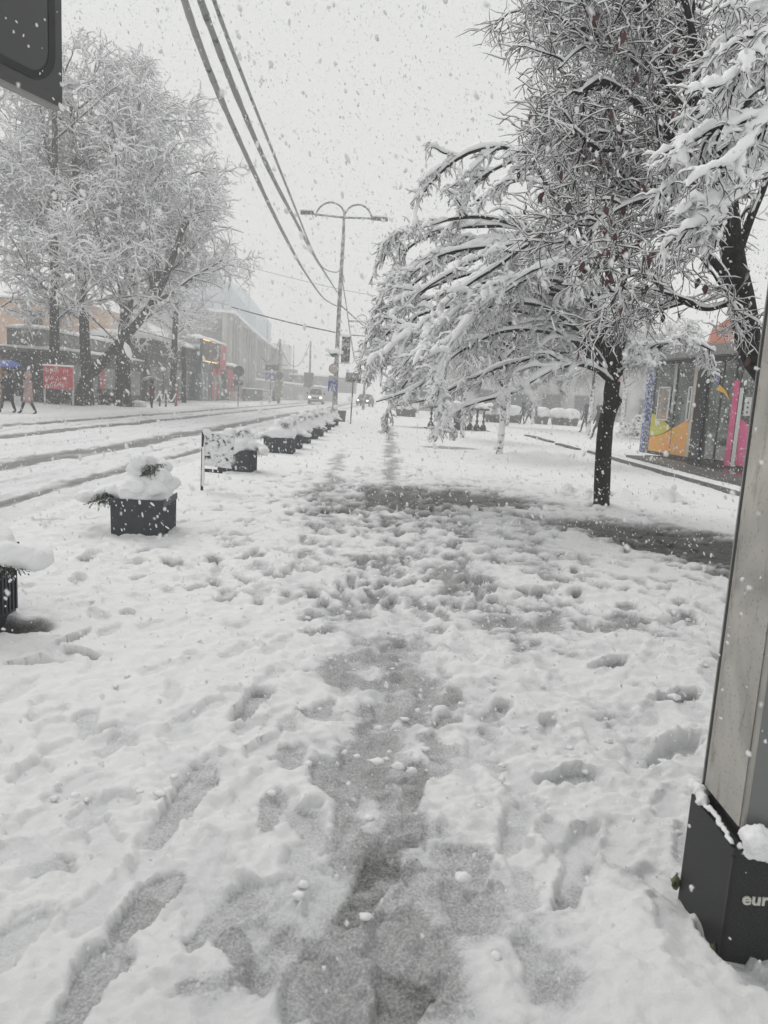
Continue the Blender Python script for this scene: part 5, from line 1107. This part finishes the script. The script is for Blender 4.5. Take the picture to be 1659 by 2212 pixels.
# hedge/dark stalls under the trees
for k, (u0, u1, vt, Y_, lab) in enumerate([(66, 160, 850, 45.5, 'dark snow flecked hedge behind the red board'), (215, 262, 852, 47.0, 'low dark bush between the two big trunks')]):
    a = at(u0, 870, Y_); b_ = at(u1, 870, Y_); hd = zat((u0 + u1) / 2, vt - 10, Y_); mb = MB(); g = random.Random(k)
    for i in range(1600):
        f = g.random(); c = a.lerp(b_, f) + Vector((0, g.uniform(-.4, .4), 0)); c.z = g.uniform(0, hd); s_ = g.uniform(.05, .11); dd = Vector((g.uniform(-1, 1), g.uniform(-1, 1), g.uniform(-1, 1))).normalized() * s_; e_ = dd.cross(Vector((g.uniform(-1, 1), .3, g.uniform(-1, 1)))).normalized() * s_ * .5
        mb.add([c - dd, c - e_, c + dd, c + e_], [(0, 1, 2, 3)])
    o = mb.build('hedge', speckled('hedge_leaf', (.04, .05, .04), thr=.56, scale=3)); tag(o, lab, 'hedge')
# red notice board
YB_ = 42.0; a = at(97, 874, YB_); b_ = at(158, 874, YB_); RB = empty('notice_board', (a.x, YB_, 0), 0, 'red notice board with white lettering on two posts under the trees', 'sign')
wd = b_.x - a.x; zt_, zb_ = zat(125, 791, YB_), zat(125, 841, YB_)
for x_ in (0, wd): MB().box((x_, 0, zt_ / 2), (.09, .09, zt_)).build('post', mat('post_white', (.45, .45, .45), .6), RB)
MB().box((wd / 2, -.05, (zt_ + zb_) / 2), (wd + .05, .05, zt_ - zb_)).build('board', speckled('board_red', (.50, .05, .06), (.62, .42, .42), thr=.60, scale=7), RB)
g = random.Random(4); mb = MB()
for row in range(3):
    xx = .08
    while xx < wd - .25:
        mb.box((xx, -.083, zt_ - .25 - row * .42 + g.uniform(-.03, .03)), (g.uniform(.03, .05), .01, g.uniform(.16, .26)), ry=g.uniform(-.5, .5)); xx += g.uniform(.07, .13) + (.2 if g.random() < .15 else 0)
mb.build('white_handwriting', mat('paint_white', (.62, .58, .57), .6), RB); MB().box((wd / 2, -.04, zt_ + .04), (wd + .12, .12, .09)).build('snow_cap', SNOWT, RB)
# rope barrier and bollards
brd = [gnd(345, 879), gnd(358, 880), gnd(380, 879)]
for i, p in enumerate(brd):
    r = empty('barrier_post', tuple(p), 0, ['left post of the snowy rope barrier', 'middle post of the snowy rope barrier', 'right red and white post ending the rope barrier'][i], 'post', 'rope barrier posts'); h_ = 1.0 if i < 2 else 1.5
    MB().tube([(0, 0, -.05), (0, 0, h_)], .06 if i < 2 else .1, 8).build('shaft', mat('post_dark', (.06, .05, .05)) if i < 2 else mat('post_red', (.3, .1, .09)), r); MB().blob((0, 0, h_), (.12, .12, .09), i, .1, 8).build('snow_cap', SNOWT, r, True)
prev = gnd(318, 879) + Vector((0, 0, .9))
for i, p in enumerate(brd):
    q_ = p + Vector((0, 0, .95)); mid = (prev + q_) / 2 - Vector((0, 0, .55)); o = MB().tube(smooth_path([prev, prev.lerp(mid, .6) - Vector((0, 0, .1)), mid, q_.lerp(mid, .6) - Vector((0, 0, .1)), q_], 12), .06, 6).build('barrier_rope', SNOWT, None, True); tag(o, ['left swag of the snowy barrier rope', 'middle swag of the snowy barrier rope', 'right swag of the snowy barrier rope'][i], 'rope', 'barrier rope swags'); prev = q_
q = gnd(300, 880); BN = empty('stone_lump', tuple(q), 0, 'dark low stone at the foot of the big tree', 'stone'); MB().blob((0, 0, .15), (.5, .35, .25), 3, .25, 12).build('stone', speckled('plastered_panel', (0, 0, 0)), BN, True); MB().blob((0, 0, .33), (.42, .3, .1), 5, .2, 10).build('snow_cap', SNOWT, BN, True)

# tram-line style poles in the middle distance
for i, (u, vt, vb, Y_, r_, lab) in enumerate([(602, 733, 868, 88, .17, 'thick pole with round signs behind the pedestrian'), (668, 737, 868, 112, .17, 'pole with a rectangular sign above the van'), (575, 690, 868, 130, .09, 'thin mast left of the thick pole'), (632, 745, 866, 135, .09, 'thin mast between the two thick poles'), (397, 750, 874, 64, .22, 'dark post between the flat roofed shop and the corner shop')]):
    p = at(u, vb, Y_); p.z = 0; top = at(u + (3 if i < 4 else 0), vt, Y_); r = empty('utility_pole', tuple(p), 0, lab, 'pole', 'poles in the middle distance')
    MB().tube([(0, 0, -.1), (top.x - p.x, 0, top.z)], [r_, r_ * .8], 8).build('pole', LAMPM if i < 4 else BARK, r, True)
    if i == 0:
        z_ = zat(602, 788, Y_); MB().tube([(-.9, 0, z_), (.9, 0, z_)], .05, 5).build('crossarm', LAMPM, r)
        z_ = zat(602, 812, Y_); o = MB().lathe([(.001, -.03), (.5, -.03), (.5, .03), (.001, .03)], 18).build('round_plate', mat('sign_back', (0, 0, 0)), r); o.rotation_euler = (R(90), 0, 0); o.location = (0, -.22, z_); MB().box((0, -.22, z_ - 1.5), (.95, .04, 1.8)).build('plate', speckled('grey_plate', (.3, .3, .3)), r)
    if i == 1: z_ = zat(664, 821, Y_); MB().box((-.2, -.22, z_), (1.45, .05, 2.2)).build('plate', mat('sign_back', (0, 0, 0)), r)
q = gnd(583, 872); s2 = empty('street_sign', (q.x, q.y, 0), 0, 'small blue and white street sign left of the thick pole', 'sign'); hz_ = zat(583, 818, q.y); MB().tube([(0, 0, 0), (0, 0, hz_)], .04, 6).build('post', mat('post_grey', (0, 0, 0)), s2); MB().box((0, -.05, hz_ + .2), (1.2, .04, .9)).build('plate', speckled('sign_blue_pale', (.2, .22, .34), thr=.55, scale=3), s2); MB().box((.1, -.05, hz_ + 1.2), (1.5, .04, .6)).build('upper_plate', mat('sign_back', (0, 0, 0)), s2)
for (a_, b2, sag, lab) in [((565, 770, 75), (602, 738, 88), 1.3, 'sagging wire left of the thick pole'), ((602, 738, 88), (668, 745, 112), 3.0, 'sagging wire between the two thick poles')]:
    A = at(*a_); B = at(*b2); M_ = (A + B) / 2 - Vector((0, 0, sag)); cable([A, A.lerp(M_, .5) - Vector((0, 0, sag * .25)), M_, B.lerp(M_, .5) - Vector((0, 0, sag * .25)), B], .035, lab, TH, 24)

# ------------------------------------------------------------------ RIGHT SIDE: kerb ledge, kiosk
ZP = .17
WET = mat('wet_stone', (.07, .07, .068), .12, noise=.3, scale=3, bump=.05, bscale=20); KST = mat('kerb_stone', (.10, .10, .095), .5, noise=.5, scale=14, bump=.6, bscale=30)
PF = empty('stone_platform', (7.15, 20, 0), 0, 'low stone platform with snow strip under the colourful kiosk', 'platform')
for i in range(9): MB().box((.20, -10.5 + i * 2.02, .015), (.40, 2.0, .15)).build('kerb_stone', KST, PF, bevel=.008)
for i in range(8): MB().box((.95, -10.4 + i * 1.90, .045), (.9, 1.885, ZP * 2 - .1 + .02)).build('upper_stone', KST, PF, bevel=.008)
MB().box((5.4, -3.4, .08), (8.2, 15.6, .185)).build('paving', WET, PF)
sn = MB(); g = random.Random(5)
V = []; F = []; nn = 150
for i in range(nn + 1):
    y_ = -11.4 + 18.9 * i / nn
    for x_, z_ in ((.06 + .03 * g.random(), .085), (.12, .115 + .02 * g.random()), (.34, .125 + .02 * g.random()), (.50, .10)): V.append((x_, y_, z_))
for i in range(nn):
    for j in range(3): a = i * 4 + j; F.append((a, a + 1, a + 5, a + 4))
sn.add(V, F).build('snow_strip', SNOW, PF, True)
# broken kerb further back
KB = empty('plaza_kerb', (7.0, 33, 0), 0, 'broken dark kerb edge showing through the snow beyond the platform', 'kerb')
for i in range(9): 
    if i in (3,): continue
    MB().box((.1 + rnd.uniform(-.05, .05), -4.6 + i * 1.15, .0), (.25, 1.05, .14 + rnd.uniform(-.03, .02))).build('kerb_stone', KST, KB)
K0 = gnd(1399, 979, ZP); K1_ = gnd(1628, 1020, ZP); dK = (K1_ - K0); dK.z = 0; LK = dK.length; angK = math.atan2(dK.y, dK.x); dK.normalize(); nK = Vector((-dK.y, dK.x, 0))
KI = empty('glass_kiosk', (K0.x, K0.y, ZP), angK, 'glass fronted kiosk decorated with yellow, orange and pink swooshes', 'kiosk')
def ks(u, v):
    """where a ray meets the kiosk front -> local (s, z)"""
    r = ray(u, v); k = (K0.x * nK.x + K0.y * nK.y) / (r.x * nK.x + r.y * nK.y); p = Vector((r.x * k, r.y * k, CAM_H + r.z * k)); return ((p - K0).dot(dK), p.z - ZP)
HK = 3.0; LT = LK + 4.0
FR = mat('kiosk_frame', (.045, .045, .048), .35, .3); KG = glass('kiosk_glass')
sj = [0, ks(1444.7, 987)[0], ks(1490, 999)[0], ks(1511, 1003)[0], ks(1538, 1008)[0], ks(1564, 1011)[0], ks(1576, 1012)[0], LK + .6, LT]
for i in (0, 1, 3, 4, 6, 7):
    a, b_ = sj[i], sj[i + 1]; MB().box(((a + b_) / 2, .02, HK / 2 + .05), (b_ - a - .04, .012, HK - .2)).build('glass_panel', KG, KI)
for i, s_ in enumerate(sj):
    wdt = .05; MB().box((s_, .02, HK / 2), (wdt, .06, HK)).build('mullion', FR, KI)
MB().box(((sj[2] + sj[3]) / 2, -.02, HK / 2), (sj[3] - sj[2], .12, HK)).build('dark_column', mat('column_black', (.014, .015, .018), .2), KI)
MB().box((LT / 2, .02, .05), (LT, .08, .10)).build('sill', FR, KI); MB().box((LT / 2, .02, HK + .06), (LT, .12, .16)).build('head_rail', FR, KI)
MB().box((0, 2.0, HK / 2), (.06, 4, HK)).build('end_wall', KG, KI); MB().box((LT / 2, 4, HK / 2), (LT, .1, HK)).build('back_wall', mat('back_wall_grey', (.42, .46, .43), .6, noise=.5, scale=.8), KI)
MB().box((LT / 2, 1.9, HK + .25), (LT + .6, 4.6, .30)).build('roof', mat('roof_grey', (.2, .2, .2)), KI); 
def kflat(name, pts, m_, off=-.012, th=.006): return MB().prism(pts, th, lambda a, b_, t_: (a, off + t_, b_)).build(name, m_, KI)
def curve(p, q_, c, n=10): return [((1 - f) ** 2 * p[0] + 2 * f * (1 - f) * c[0] + f * f * q_[0], (1 - f) ** 2 * p[1] + 2 * f * (1 - f) * c[1] + f * f * q_[1]) for f in [i / n for i in range(n + 1)]]
YEL = mat('decal_yellow', (.62, .52, .05), .35, noise=.12, scale=1.5, c2=(.50, .56, .12)); AMB = mat('decal_amber', (.72, .42, .06), .35, noise=.1, scale=1.5, c2=(.80, .34, .09)); PNK = mat('decal_pink', (.62, .07, .20), .3, noise=.1, scale=1.5, c2=(.70, .13, .30)); OLV = mat('decal_olive', (.30, .34, .06), .35)
s1, s2_, s3 = sj[1], sj[2], sj[3]
kflat('yellow_swoosh', [(0, .62)] + curve((0, 1.36), (s1 * .95, .92), (s1 * .5, 1.28)) + curve((s1 * .95, .92), (0, .62), (s1 * .5, .60))[1:-1], YEL)
kflat('amber_swoosh', [(0.0, .10), (s2_, .10), (s2_, 1.45)] + curve((s2_, 1.45), (s1, .93), (s1 * 1.35, 1.05)) + curve((s1, .90), (0, .58), (s1 * .55, .62)), AMB, -.010, .004)
kflat('pale_strip', [(s2_ - .30, .1), (s2_ - .14, .1), (s2_ - .14, HK), (s2_ - .30, HK)], mat('strip_cream', (.50, .48, .42), .4), -.022); kflat('orange_strip', [(s2_ - .13, .1), (s2_, .1), (s2_, HK), (s2_ - .13, HK)], mat('strip_orange', (.55, .27, .13), .4), -.022)
kflat('pale_strip', [(s1 - .2, 1.4), (s1 - .04, 1.4), (s1 - .04, HK), (s1 - .2, HK)], mat('strip_green_pale', (.38, .42, .38), .4), -.022)
s5, s6 = sj[5], sj[6]; kflat('pink_strip', [(s5, .05), (s5 + .28, .05), (s5 + .28, HK - .6), (s5, HK - .6)], PNK, -.022); kflat('white_strip', [(s5 + .32, .05), (s5 + .50, .05), (s5 + .50, 2.2), (s5 + .32, 2.2)], mat('strip_white2', (.58, .60, .59), .4), -.022)
kflat('pink_swoosh', [(s5 + .5, .05)] + curve((s5 + .5, 1.38), (LK + .9, .05), (s5 + 1.2, 1.15)) , PNK); kflat('pink_swoosh', [(LK, .55)] + curve((LK, .55), (LK + 1.6, 1.1), (LK + .9, .7)) + [(LK + 1.6, .05), (LK + .9, .05)], mat('decal_plum', (.40, .06, .22), .3), -.009, .003)
def frame_(a, b_, c, d, nm='poster_frame'):
    for (p, q_) in (((a, c), (b_, c + .05)), ((a, d - .05), (b_, d)), ((a, c), (a + .06, d)), ((b_ - .06, c), (b_, d))): kflat(nm, [(p[0], p[1]), (q_[0], p[1]), (q_[0], q_[1]), (p[0], q_[1])], mat('frame_white', (.62, .64, .64), .35), -.05, .03)
fa = ks(1397 + 30, 960); l_, r__ = s1 * .26, s1 * .80
frame_(l_, r__, 1.15, 2.25); kflat('poster', [(l_ + .06, 1.2), (r__ - .06, 1.2), (r__ - .06, 2.2), (l_ + .06, 2.2)], mat('poster_print', (.20, .26, .32), .3, noise=.4, scale=2, c2=(.45, .33, .24)), -.03)
frame_(s1 + (s2_ - s1) * .62, s1 + (s2_ - s1) * .80, 1.2, 2.25); kflat('label', [(LK - .75, 1.45), (LK - .45, 1.45), (LK - .45, 1.95), (LK - .75, 1.95)], mat('label_white', (.6, .6, .6), .4), -.03)
for i in range(3): kflat('label_mark', [(LK - .64, 1.52 + i * .13), (LK - .56, 1.52 + i * .13), (LK - .56, 1.57 + i * .13), (LK - .64, 1.57 + i * .13)], BLACK, -.034)
# roof sign in coloured sheets, interior counters
for (a, b_, z0_, z1_, m_) in [(sj[3], sj[4] + .6, .45, 1.1, mat('panel_salmon', (.62, .24, .16), .4)), (sj[4] + .7, LK - .2, .45, .8, mat('panel_coral', (.66, .20, .13), .4)), (LK + .1, LK + .7, .5, .9, PNK), (sj[1], sj[1] + .9, .4, .8, YEL), (sj[0] + .1, sj[0] + .8, .4, .75, mat('panel_teal', (.10, .30, .33), .4))]:
    MB().prism([(a, z0_), (b_, z0_ - .05), (b_ - .1, z1_), (a + .25, z1_ - .2)], .04, lambda p, q_, t_: (p, -.25 + t_, HK + q_)).build('roof_panel', m_, KI)
roofsnow(KI, 0, LT, -.2, 4.2, HK + .4, .22)
for i, (x_, w_, h_) in enumerate([(1.2, 1.6, .9), (3.6, 1.4, 1.1), (sj[3] + .9, 1.2, .9), (LK - .4, 1.6, 1.0)]):
    MB().box((x_, 1.6, h_ / 2), (w_, .7, h_)).build('counter', mat('counter_white', (.40, .40, .39), .5) if i % 2 == 0 else mat('counter_green', (.06, .17, .10), .5), KI)
MB().box((LT / 2, 3.6, 1.8), (LT * .9, .3, .06)).box((LT / 2, 3.6, 1.2), (LT * .9, .3, .06)).build('shelf', mat('shelf_tan', (.30, .24, .18), .6), KI)
for i in range(16): MB().box((.6 + i * LT / 17, 3.55, 1.95), (.35, .2, .28)).build('goods', [mat('goods_a', (.3, .12, .1)), mat('goods_b', (.12, .22, .2)), mat('goods_c', (.4, .38, .3))][i % 3], KI)
kflat('oval_sticker', [(sj[3] + .45 + .13 * math.cos(a * .524), 2.45 + .22 * math.sin(a * .524)) for a in range(12)], mat('sticker_blue', (.16, .18, .32), .4), -.03)
kflat('sun_sticker', [(sj[4] - .25, 2.15), (sj[4] + .2, 2.05), (sj[4] + .5, 1.85), (sj[4] + .3, 2.1), (sj[4] - .1, 2.3)], mat('sticker_orange', (.75, .42, .06), .4), -.03)
q = gnd(1393, 972, ZP); HR = empty('bike_hoop', tuple(q), 0, 'small steel hoop standing at the far end of the kiosk', 'hoop'); MB().tube(smooth_path([(0, 0, 0), (0, .0, .38), (.12, .0, .52), (.24, 0, .38), (.24, 0, 0)], 14), .025, 6).build('hoop', STEEL, HR, True)
# shops behind the kiosk
SB = empty('plaza_shop', (18.5, 44, 0), 0, 'pale green plaza shop with blue column behind the small conifer', 'building')
MB().box((4, 2, 2.6), (10, 8, 5.2)).build('wall', mat('pale_green_wall', (.36, .40, .37), .6, noise=.15, scale=.6), SB); roofsnow(SB, -1.2, 9.2, -2.2, 6.2, 5.2, .3)
for i in range(5): f = MB().box((.2 + i * 1.7, -2.04, 2.0), (1.3, .08, 2.6)).build('window', mat('frame_pale', (0, 0, 0)), SB); MB().box((.2 + i * 1.7, -2.07, 2.0), (1.15, .08, 2.4)).build('pane', mat('pane_pale', (0, 0, 0)), f)
BCc = at(1406, 830, 29); BC = empty('blue_banner_column', (BCc.x, 29, 0), 0, 'blue column with snow flecks at the far end of the kiosk', 'column'); MB().box((0, 0, 1.95), (.26, .26, 3.9)).build('shaft', speckled('blue_flecked', (.07, .10, .26), (.5, .5, .55), .50, 9), BC); MB().box((.34, .1, 1.95), (.3, .3, 3.9)).build('dark_side', mat('side_dark', (.09, .09, .09)), BC)
q = at(1352, 900, 36); MB_ = MB().box((0, 0, 1.2), (.25, .05, 1.5)).build('red_flag', mat('flag_red', (.45, .06, .08))); MB_.location = (q.x, 38, 1.2); tag(MB_, 'small red banner hanging above the snowy conifer', 'banner')
# snowy small conifers
def conifer(u, v, H_, R_, seed, lab, Y_=None):
    p = gnd(u, v) if Y_ is None else at(u, v, Y_); p.z = 0; r = empty('small_conifer', tuple(p), 0, lab, 'conifer', 'snow loaded conifers by the kiosk'); g = random.Random(seed)
    MB().tube([(0, 0, -.05), (0, 0, H_)], [.07, .02], 6).build('trunk', BARK, r); gm = MB(); smb = MB()
    lay = 7
    for L_ in range(lay):
        z = H_ * (.16 + .8 * L_ / lay) + g.uniform(-.05, .05); rr_ = R_ * (1 - L_ / lay) ** .9 + .05; nb = 9 - L_ // 2
        for b2 in range(nb):
            a = 2 * math.pi * (b2 + g.random() * .7) / nb; d = Vector((math.cos(a), math.sin(a), 0)); l = rr_ * g.uniform(.8, 1.15); e = d * l + Vector((0, 0, z - .35 * l * .9)); s0 = Vector((0, 0, z)); sd_ = Vector((-d.y, d.x, 0))
            smb.blob(tuple(s0.lerp(e, .62) + Vector((g.uniform(-.06, .06), g.uniform(-.06, .06), .02 + g.uniform(-.06, .07)))), (l * .26 + .04, l * .26 + .04, .07 + .06 * g.random()), g.randint(0, 99), .35, 8)
            for k in range(14):
                f = g.uniform(.25, 1); c = s0.lerp(e, f) + sd_ * g.uniform(-.12, .12) * l; dd = (d + sd_ * g.uniform(-.8, .8) + Vector((0, 0, -.7))).normalized() * .13; w3 = dd.cross(Vector((0, 0, 1))).normalized() * .025; gm.add([c - w3, c + w3, c + dd + w3 * .3, c + dd - w3 * .3], [(0, 1, 2, 3)])
    gm.build('foliage', GREEN, r); smb.build('snow_load', SNOWT, r, True)
conifer(1376, 948, 1.55, .75, 1, 'snow loaded small conifer just left of the kiosk end'); conifer(1352, 942, .9, .6, 2, 'lowest and leftmost snow loaded conifer near the kiosk')
conifer(1398, 946, .85, .6, 3, 'short snow loaded conifer squeezed against the kiosk corner')
# dark hedge, planters and shops in the haze behind the plaza
BH = empty('plaza_hall', (27, 98, 0), 0, 'long grey market hall in the haze behind the plaza', 'building'); MB().box((0, 0, 3.0), (52, 6, 6)).build('wall', mat('hall_grey', (.42, .42, .42), .8, noise=.4, scale=.5), BH); roofsnow(BH, -26.4, 26.4, -3.3, 3.3, 6, .4)
for i in range(12): f = MB().box((-23 + i * 4.1, -3.04, 1.9), (2.6, .1, 2.4)).build('window', mat('frame_grey', (0, 0, 0)), BH); MB().box((-23 + i * 4.1, -3.08, 1.9), (2.3, .1, 2.1)).build('pane', GLD, f)
PBX = None
for i, (u, v) in enumerate([(1085, 908), (1168, 910), (1205, 912), (1232, 914), (1108, 907), (1062, 906), (868, 893), (885, 894)]):
    p = gnd(u, v + 6)
    if PBX is None:
        PBX = empty('plaza_planter', tuple(p), 0, '', 'planter', 'snow topped plaza planters'); MB().box((0, 0, .32), (1.1, 1.1, .64), taper=.8).build('box', mat('plaza_planter_grey', (.10, .10, .10), .7), PBX); MB().blob((0, 0, .95), (.75, .75, .5), 5, .25, 12).build('snow_heap', SNOWT, PBX, True); c = PBX
    else: c = copy_tree(PBX); c.location = tuple(p)
    c['label'] = ['snow topped plaza planter left of the two walkers', 'snow topped planter directly right of the two walkers', 'second plaza planter right of the two walkers', 'plaza planter nearest the legs by the black trunk', 'plaza planter half behind the two walkers', 'plaza planter right of the white plastered trunk', 'far planter left of the carved balustrade', 'far planter touching the balustrade on its left'][i]
# carved balustrade
YG_ = 41.0; q0 = at(930, 925, YG_); BAL = empty('carved_balustrade', (q0.x, YG_, 0), 0, 'dark carved balustrade with thick pillar under the bowed branches', 'balustrade')
WD = mat('carved_wood', (.045, .043, .04), .6, noise=.4, scale=12)
prof = [(.06, 0), (.16, .04), (.19, .14), (.15, .25), (.07, .36), (.05, .42), (.09, .50), (.05, .58), (.045, .70), (.085, .80), (.045, .90), (.05, 1.0), (.09, 1.06), (.06, 1.12)]
balm = MB().lathe(prof, 12).mesh('baluster', WD, True)
for i in range(9):
    if i == 4: continue
    link('baluster', balm, BAL, (i * .36, 0, 0))
MB().lathe([(.26, 0), (.28, .12), (.22, .2), (.22, 1.1), (.27, 1.2)], 12, (4 * .36 + .02, 0, 0)).build('pillar', WD, BAL, True)
MB().box((1.44, 0, 1.16), (3.4, .24, .10)).build('top_rail', WD, BAL); snowpile(BAL, [((-.2 + i * .26, 0, 1.32 + .10 * abs(math.sin(i * 1.3))), (.22, .2, .16)) for i in range(14)], 'snow_cap', .04, 4, .05, SNOWT)
MB().box((1.44, 0, .0), (3.6, .5, .06)).build('plinth', WD, BAL)

# ------------------------------------------------------------------ snow clods
mb = MB(); g = random.Random(9)
for i in range(420):
    y_ = math.exp(g.uniform(math.log(2.6), math.log(16))); x_ = g.gauss(.5, 1.3 + .05 * y_); s_ = g.uniform(.006, .02) * (1.6 if g.random() < .07 else 1)
    if x_ < -3.6 or x_ > 6.8: continue
    mb.blob((x_, y_, .0 + g.uniform(-.012, .012)), (s_ * g.uniform(.8, 1.4), s_, s_ * .6), i, .4, 8)
for (u, v, s_) in [(1000, 1895, .03), (645, 1935, .022), (655, 1910, .02), (790, 1980, .02), (860, 1655, .03), (890, 1665, .025), (1070, 2065, .02), (1150, 1100, .03)]:
    p = gnd(u, v); mb.blob((p.x, p.y, .0), (s_, s_ * .8, s_ * .55), int(u), .35, 10)
o = mb.build('snow_clods', SNOW, None, True); tag(o, 'loose clods of kicked up snow lying on the pavement', kind='stuff')

# ------------------------------------------------------------------ FALLING SNOW
def flakes():
    r = np.random.RandomState(77)
    def cone(n, r0, r1, p):
        d = (r0 ** p + r.rand(n) * (r1 ** p - r0 ** p)) ** (1 / p); x = r.uniform(-.80, .80, n) * d; zz = r.uniform(-.95, .78, n) * d + 1.6; y = d
        k = zz > .03; return np.stack([x, y, zz], -1)[k]
    near = cone(2600, .4, 3.2, 2.6); mid = cone(110000, 3.2, 15, 2.3); far = cone(150000, 15, 48, 2.0)
    fm = mat('snowflake', (.80, .80, .81), .9, spec=.1)
    def rotd(V, n, P):
        ax = nrm(np.stack([r.normal(-.35, .35, n), r.normal(0, .35, n), np.ones(n)], -1)); a = nrm(np.cross(ax, r.normal(0, 1, (n, 3)))); b_ = np.cross(ax, a)
        return V[..., 0:1] * a[:, None] + V[..., 1:2] * b_[:, None] + V[..., 2:3] * ax[:, None] + P[:, None]
    P = np.concatenate([mid, far]); n = len(P); sc = np.exp(r.normal(0, .42, n)) * np.where(P[:, 1] < 15, .0048, .0100)
    me = D.meshes.new('falling_snow'); me.vertices.add(n); me.vertices.foreach_set('co', P.astype(np.float32).ravel()); me.update()
    A1 = me.attributes.new('fs', 'FLOAT_VECTOR', 'POINT'); A1.data.foreach_set('vector', (np.array([.75, 1.0, 1.55]) * r.uniform(.6, 1.35, (n, 3)) * sc[:, None]).astype(np.float32).ravel())
    A2 = me.attributes.new('fr', 'FLOAT_VECTOR', 'POINT'); A2.data.foreach_set('vector', np.stack([r.normal(0, .4, n), r.normal(-.35, .35, n), r.uniform(0, 6.28, n) * 0], -1).astype(np.float32).ravel())
    o = link('falling_snow', me); tag(o, 'snowflakes of many sizes falling through the air', kind='stuff')
    ng = D.node_groups.new('snowfall', 'GeometryNodeTree'); ng.interface.new_socket('Geometry', in_out='INPUT', socket_type='NodeSocketGeometry'); ng.interface.new_socket('Geometry', in_out='OUTPUT', socket_type='NodeSocketGeometry')
    gi = ng.nodes.new('NodeGroupInput'); go = ng.nodes.new('NodeGroupOutput'); ip = ng.nodes.new('GeometryNodeInstanceOnPoints'); ico = ng.nodes.new('GeometryNodeMeshIcoSphere'); ico.inputs['Subdivisions'].default_value = 1; ico.inputs['Radius'].default_value = 1
    smn = ng.nodes.new('GeometryNodeSetMaterial'); smn.inputs['Material'].default_value = fm; ng.links.new(ico.outputs[0], smn.inputs[0]); ng.links.new(smn.outputs[0], ip.inputs['Instance']); ng.links.new(gi.outputs[0], ip.inputs['Points'])
    for nm, sk in (('fs', 'Scale'), ('fr', 'Rotation')):
        na = ng.nodes.new('GeometryNodeInputNamedAttribute'); na.data_type = 'FLOAT_VECTOR'; na.inputs['Name'].default_value = nm; ng.links.new(na.outputs['Attribute'], ip.inputs[sk])
    ng.links.new(ip.outputs[0], go.inputs[0]); md = o.modifiers.new('snowfall', 'NODES'); md.node_group = ng; me.materials.append(fm)
    # close flakes: ragged round clumps
    P = near; n = len(P); sc = np.minimum(np.exp(r.normal(0, .45, n)) * .0026, .0065 * P[:, 1] / 2); rings = [(0, 1)] + [(math.pi * i / 5, 7) for i in range(1, 5)] + [(math.pi, 1)]; vs = []
    for th, k in rings:
        for j in range(k): q = 2 * math.pi * j / k + th; vs.append((math.sin(th) * math.cos(q), math.sin(th) * math.sin(q), 1.35 * math.cos(th)))
    F0 = [(0, 1 + j, 1 + (j + 1) % 7) for j in range(7)] + [(29, 22 + (j + 1) % 7, 22 + j) for j in range(7)]
    for i in range(3):
        for j in range(7): a = 1 + i * 7 + j; b_ = 1 + i * 7 + (j + 1) % 7; F0 += [(a, a + 7, b_ + 7), (a, b_ + 7, b_)]
    V = rotd(np.array(vs)[None] * r.uniform(.55, 1.45, (n, 30, 1)) * sc[:, None, None], n, P); F = (np.array(F0)[None] + (np.arange(n) * 30)[:, None, None]).reshape(-1, 3)
    o = link('near_snowflakes', np_mesh('near_snowflakes', V.reshape(-1, 3), F, fm, True)); tag(o, 'large soft snowflakes falling close by', kind='stuff')
flakes()
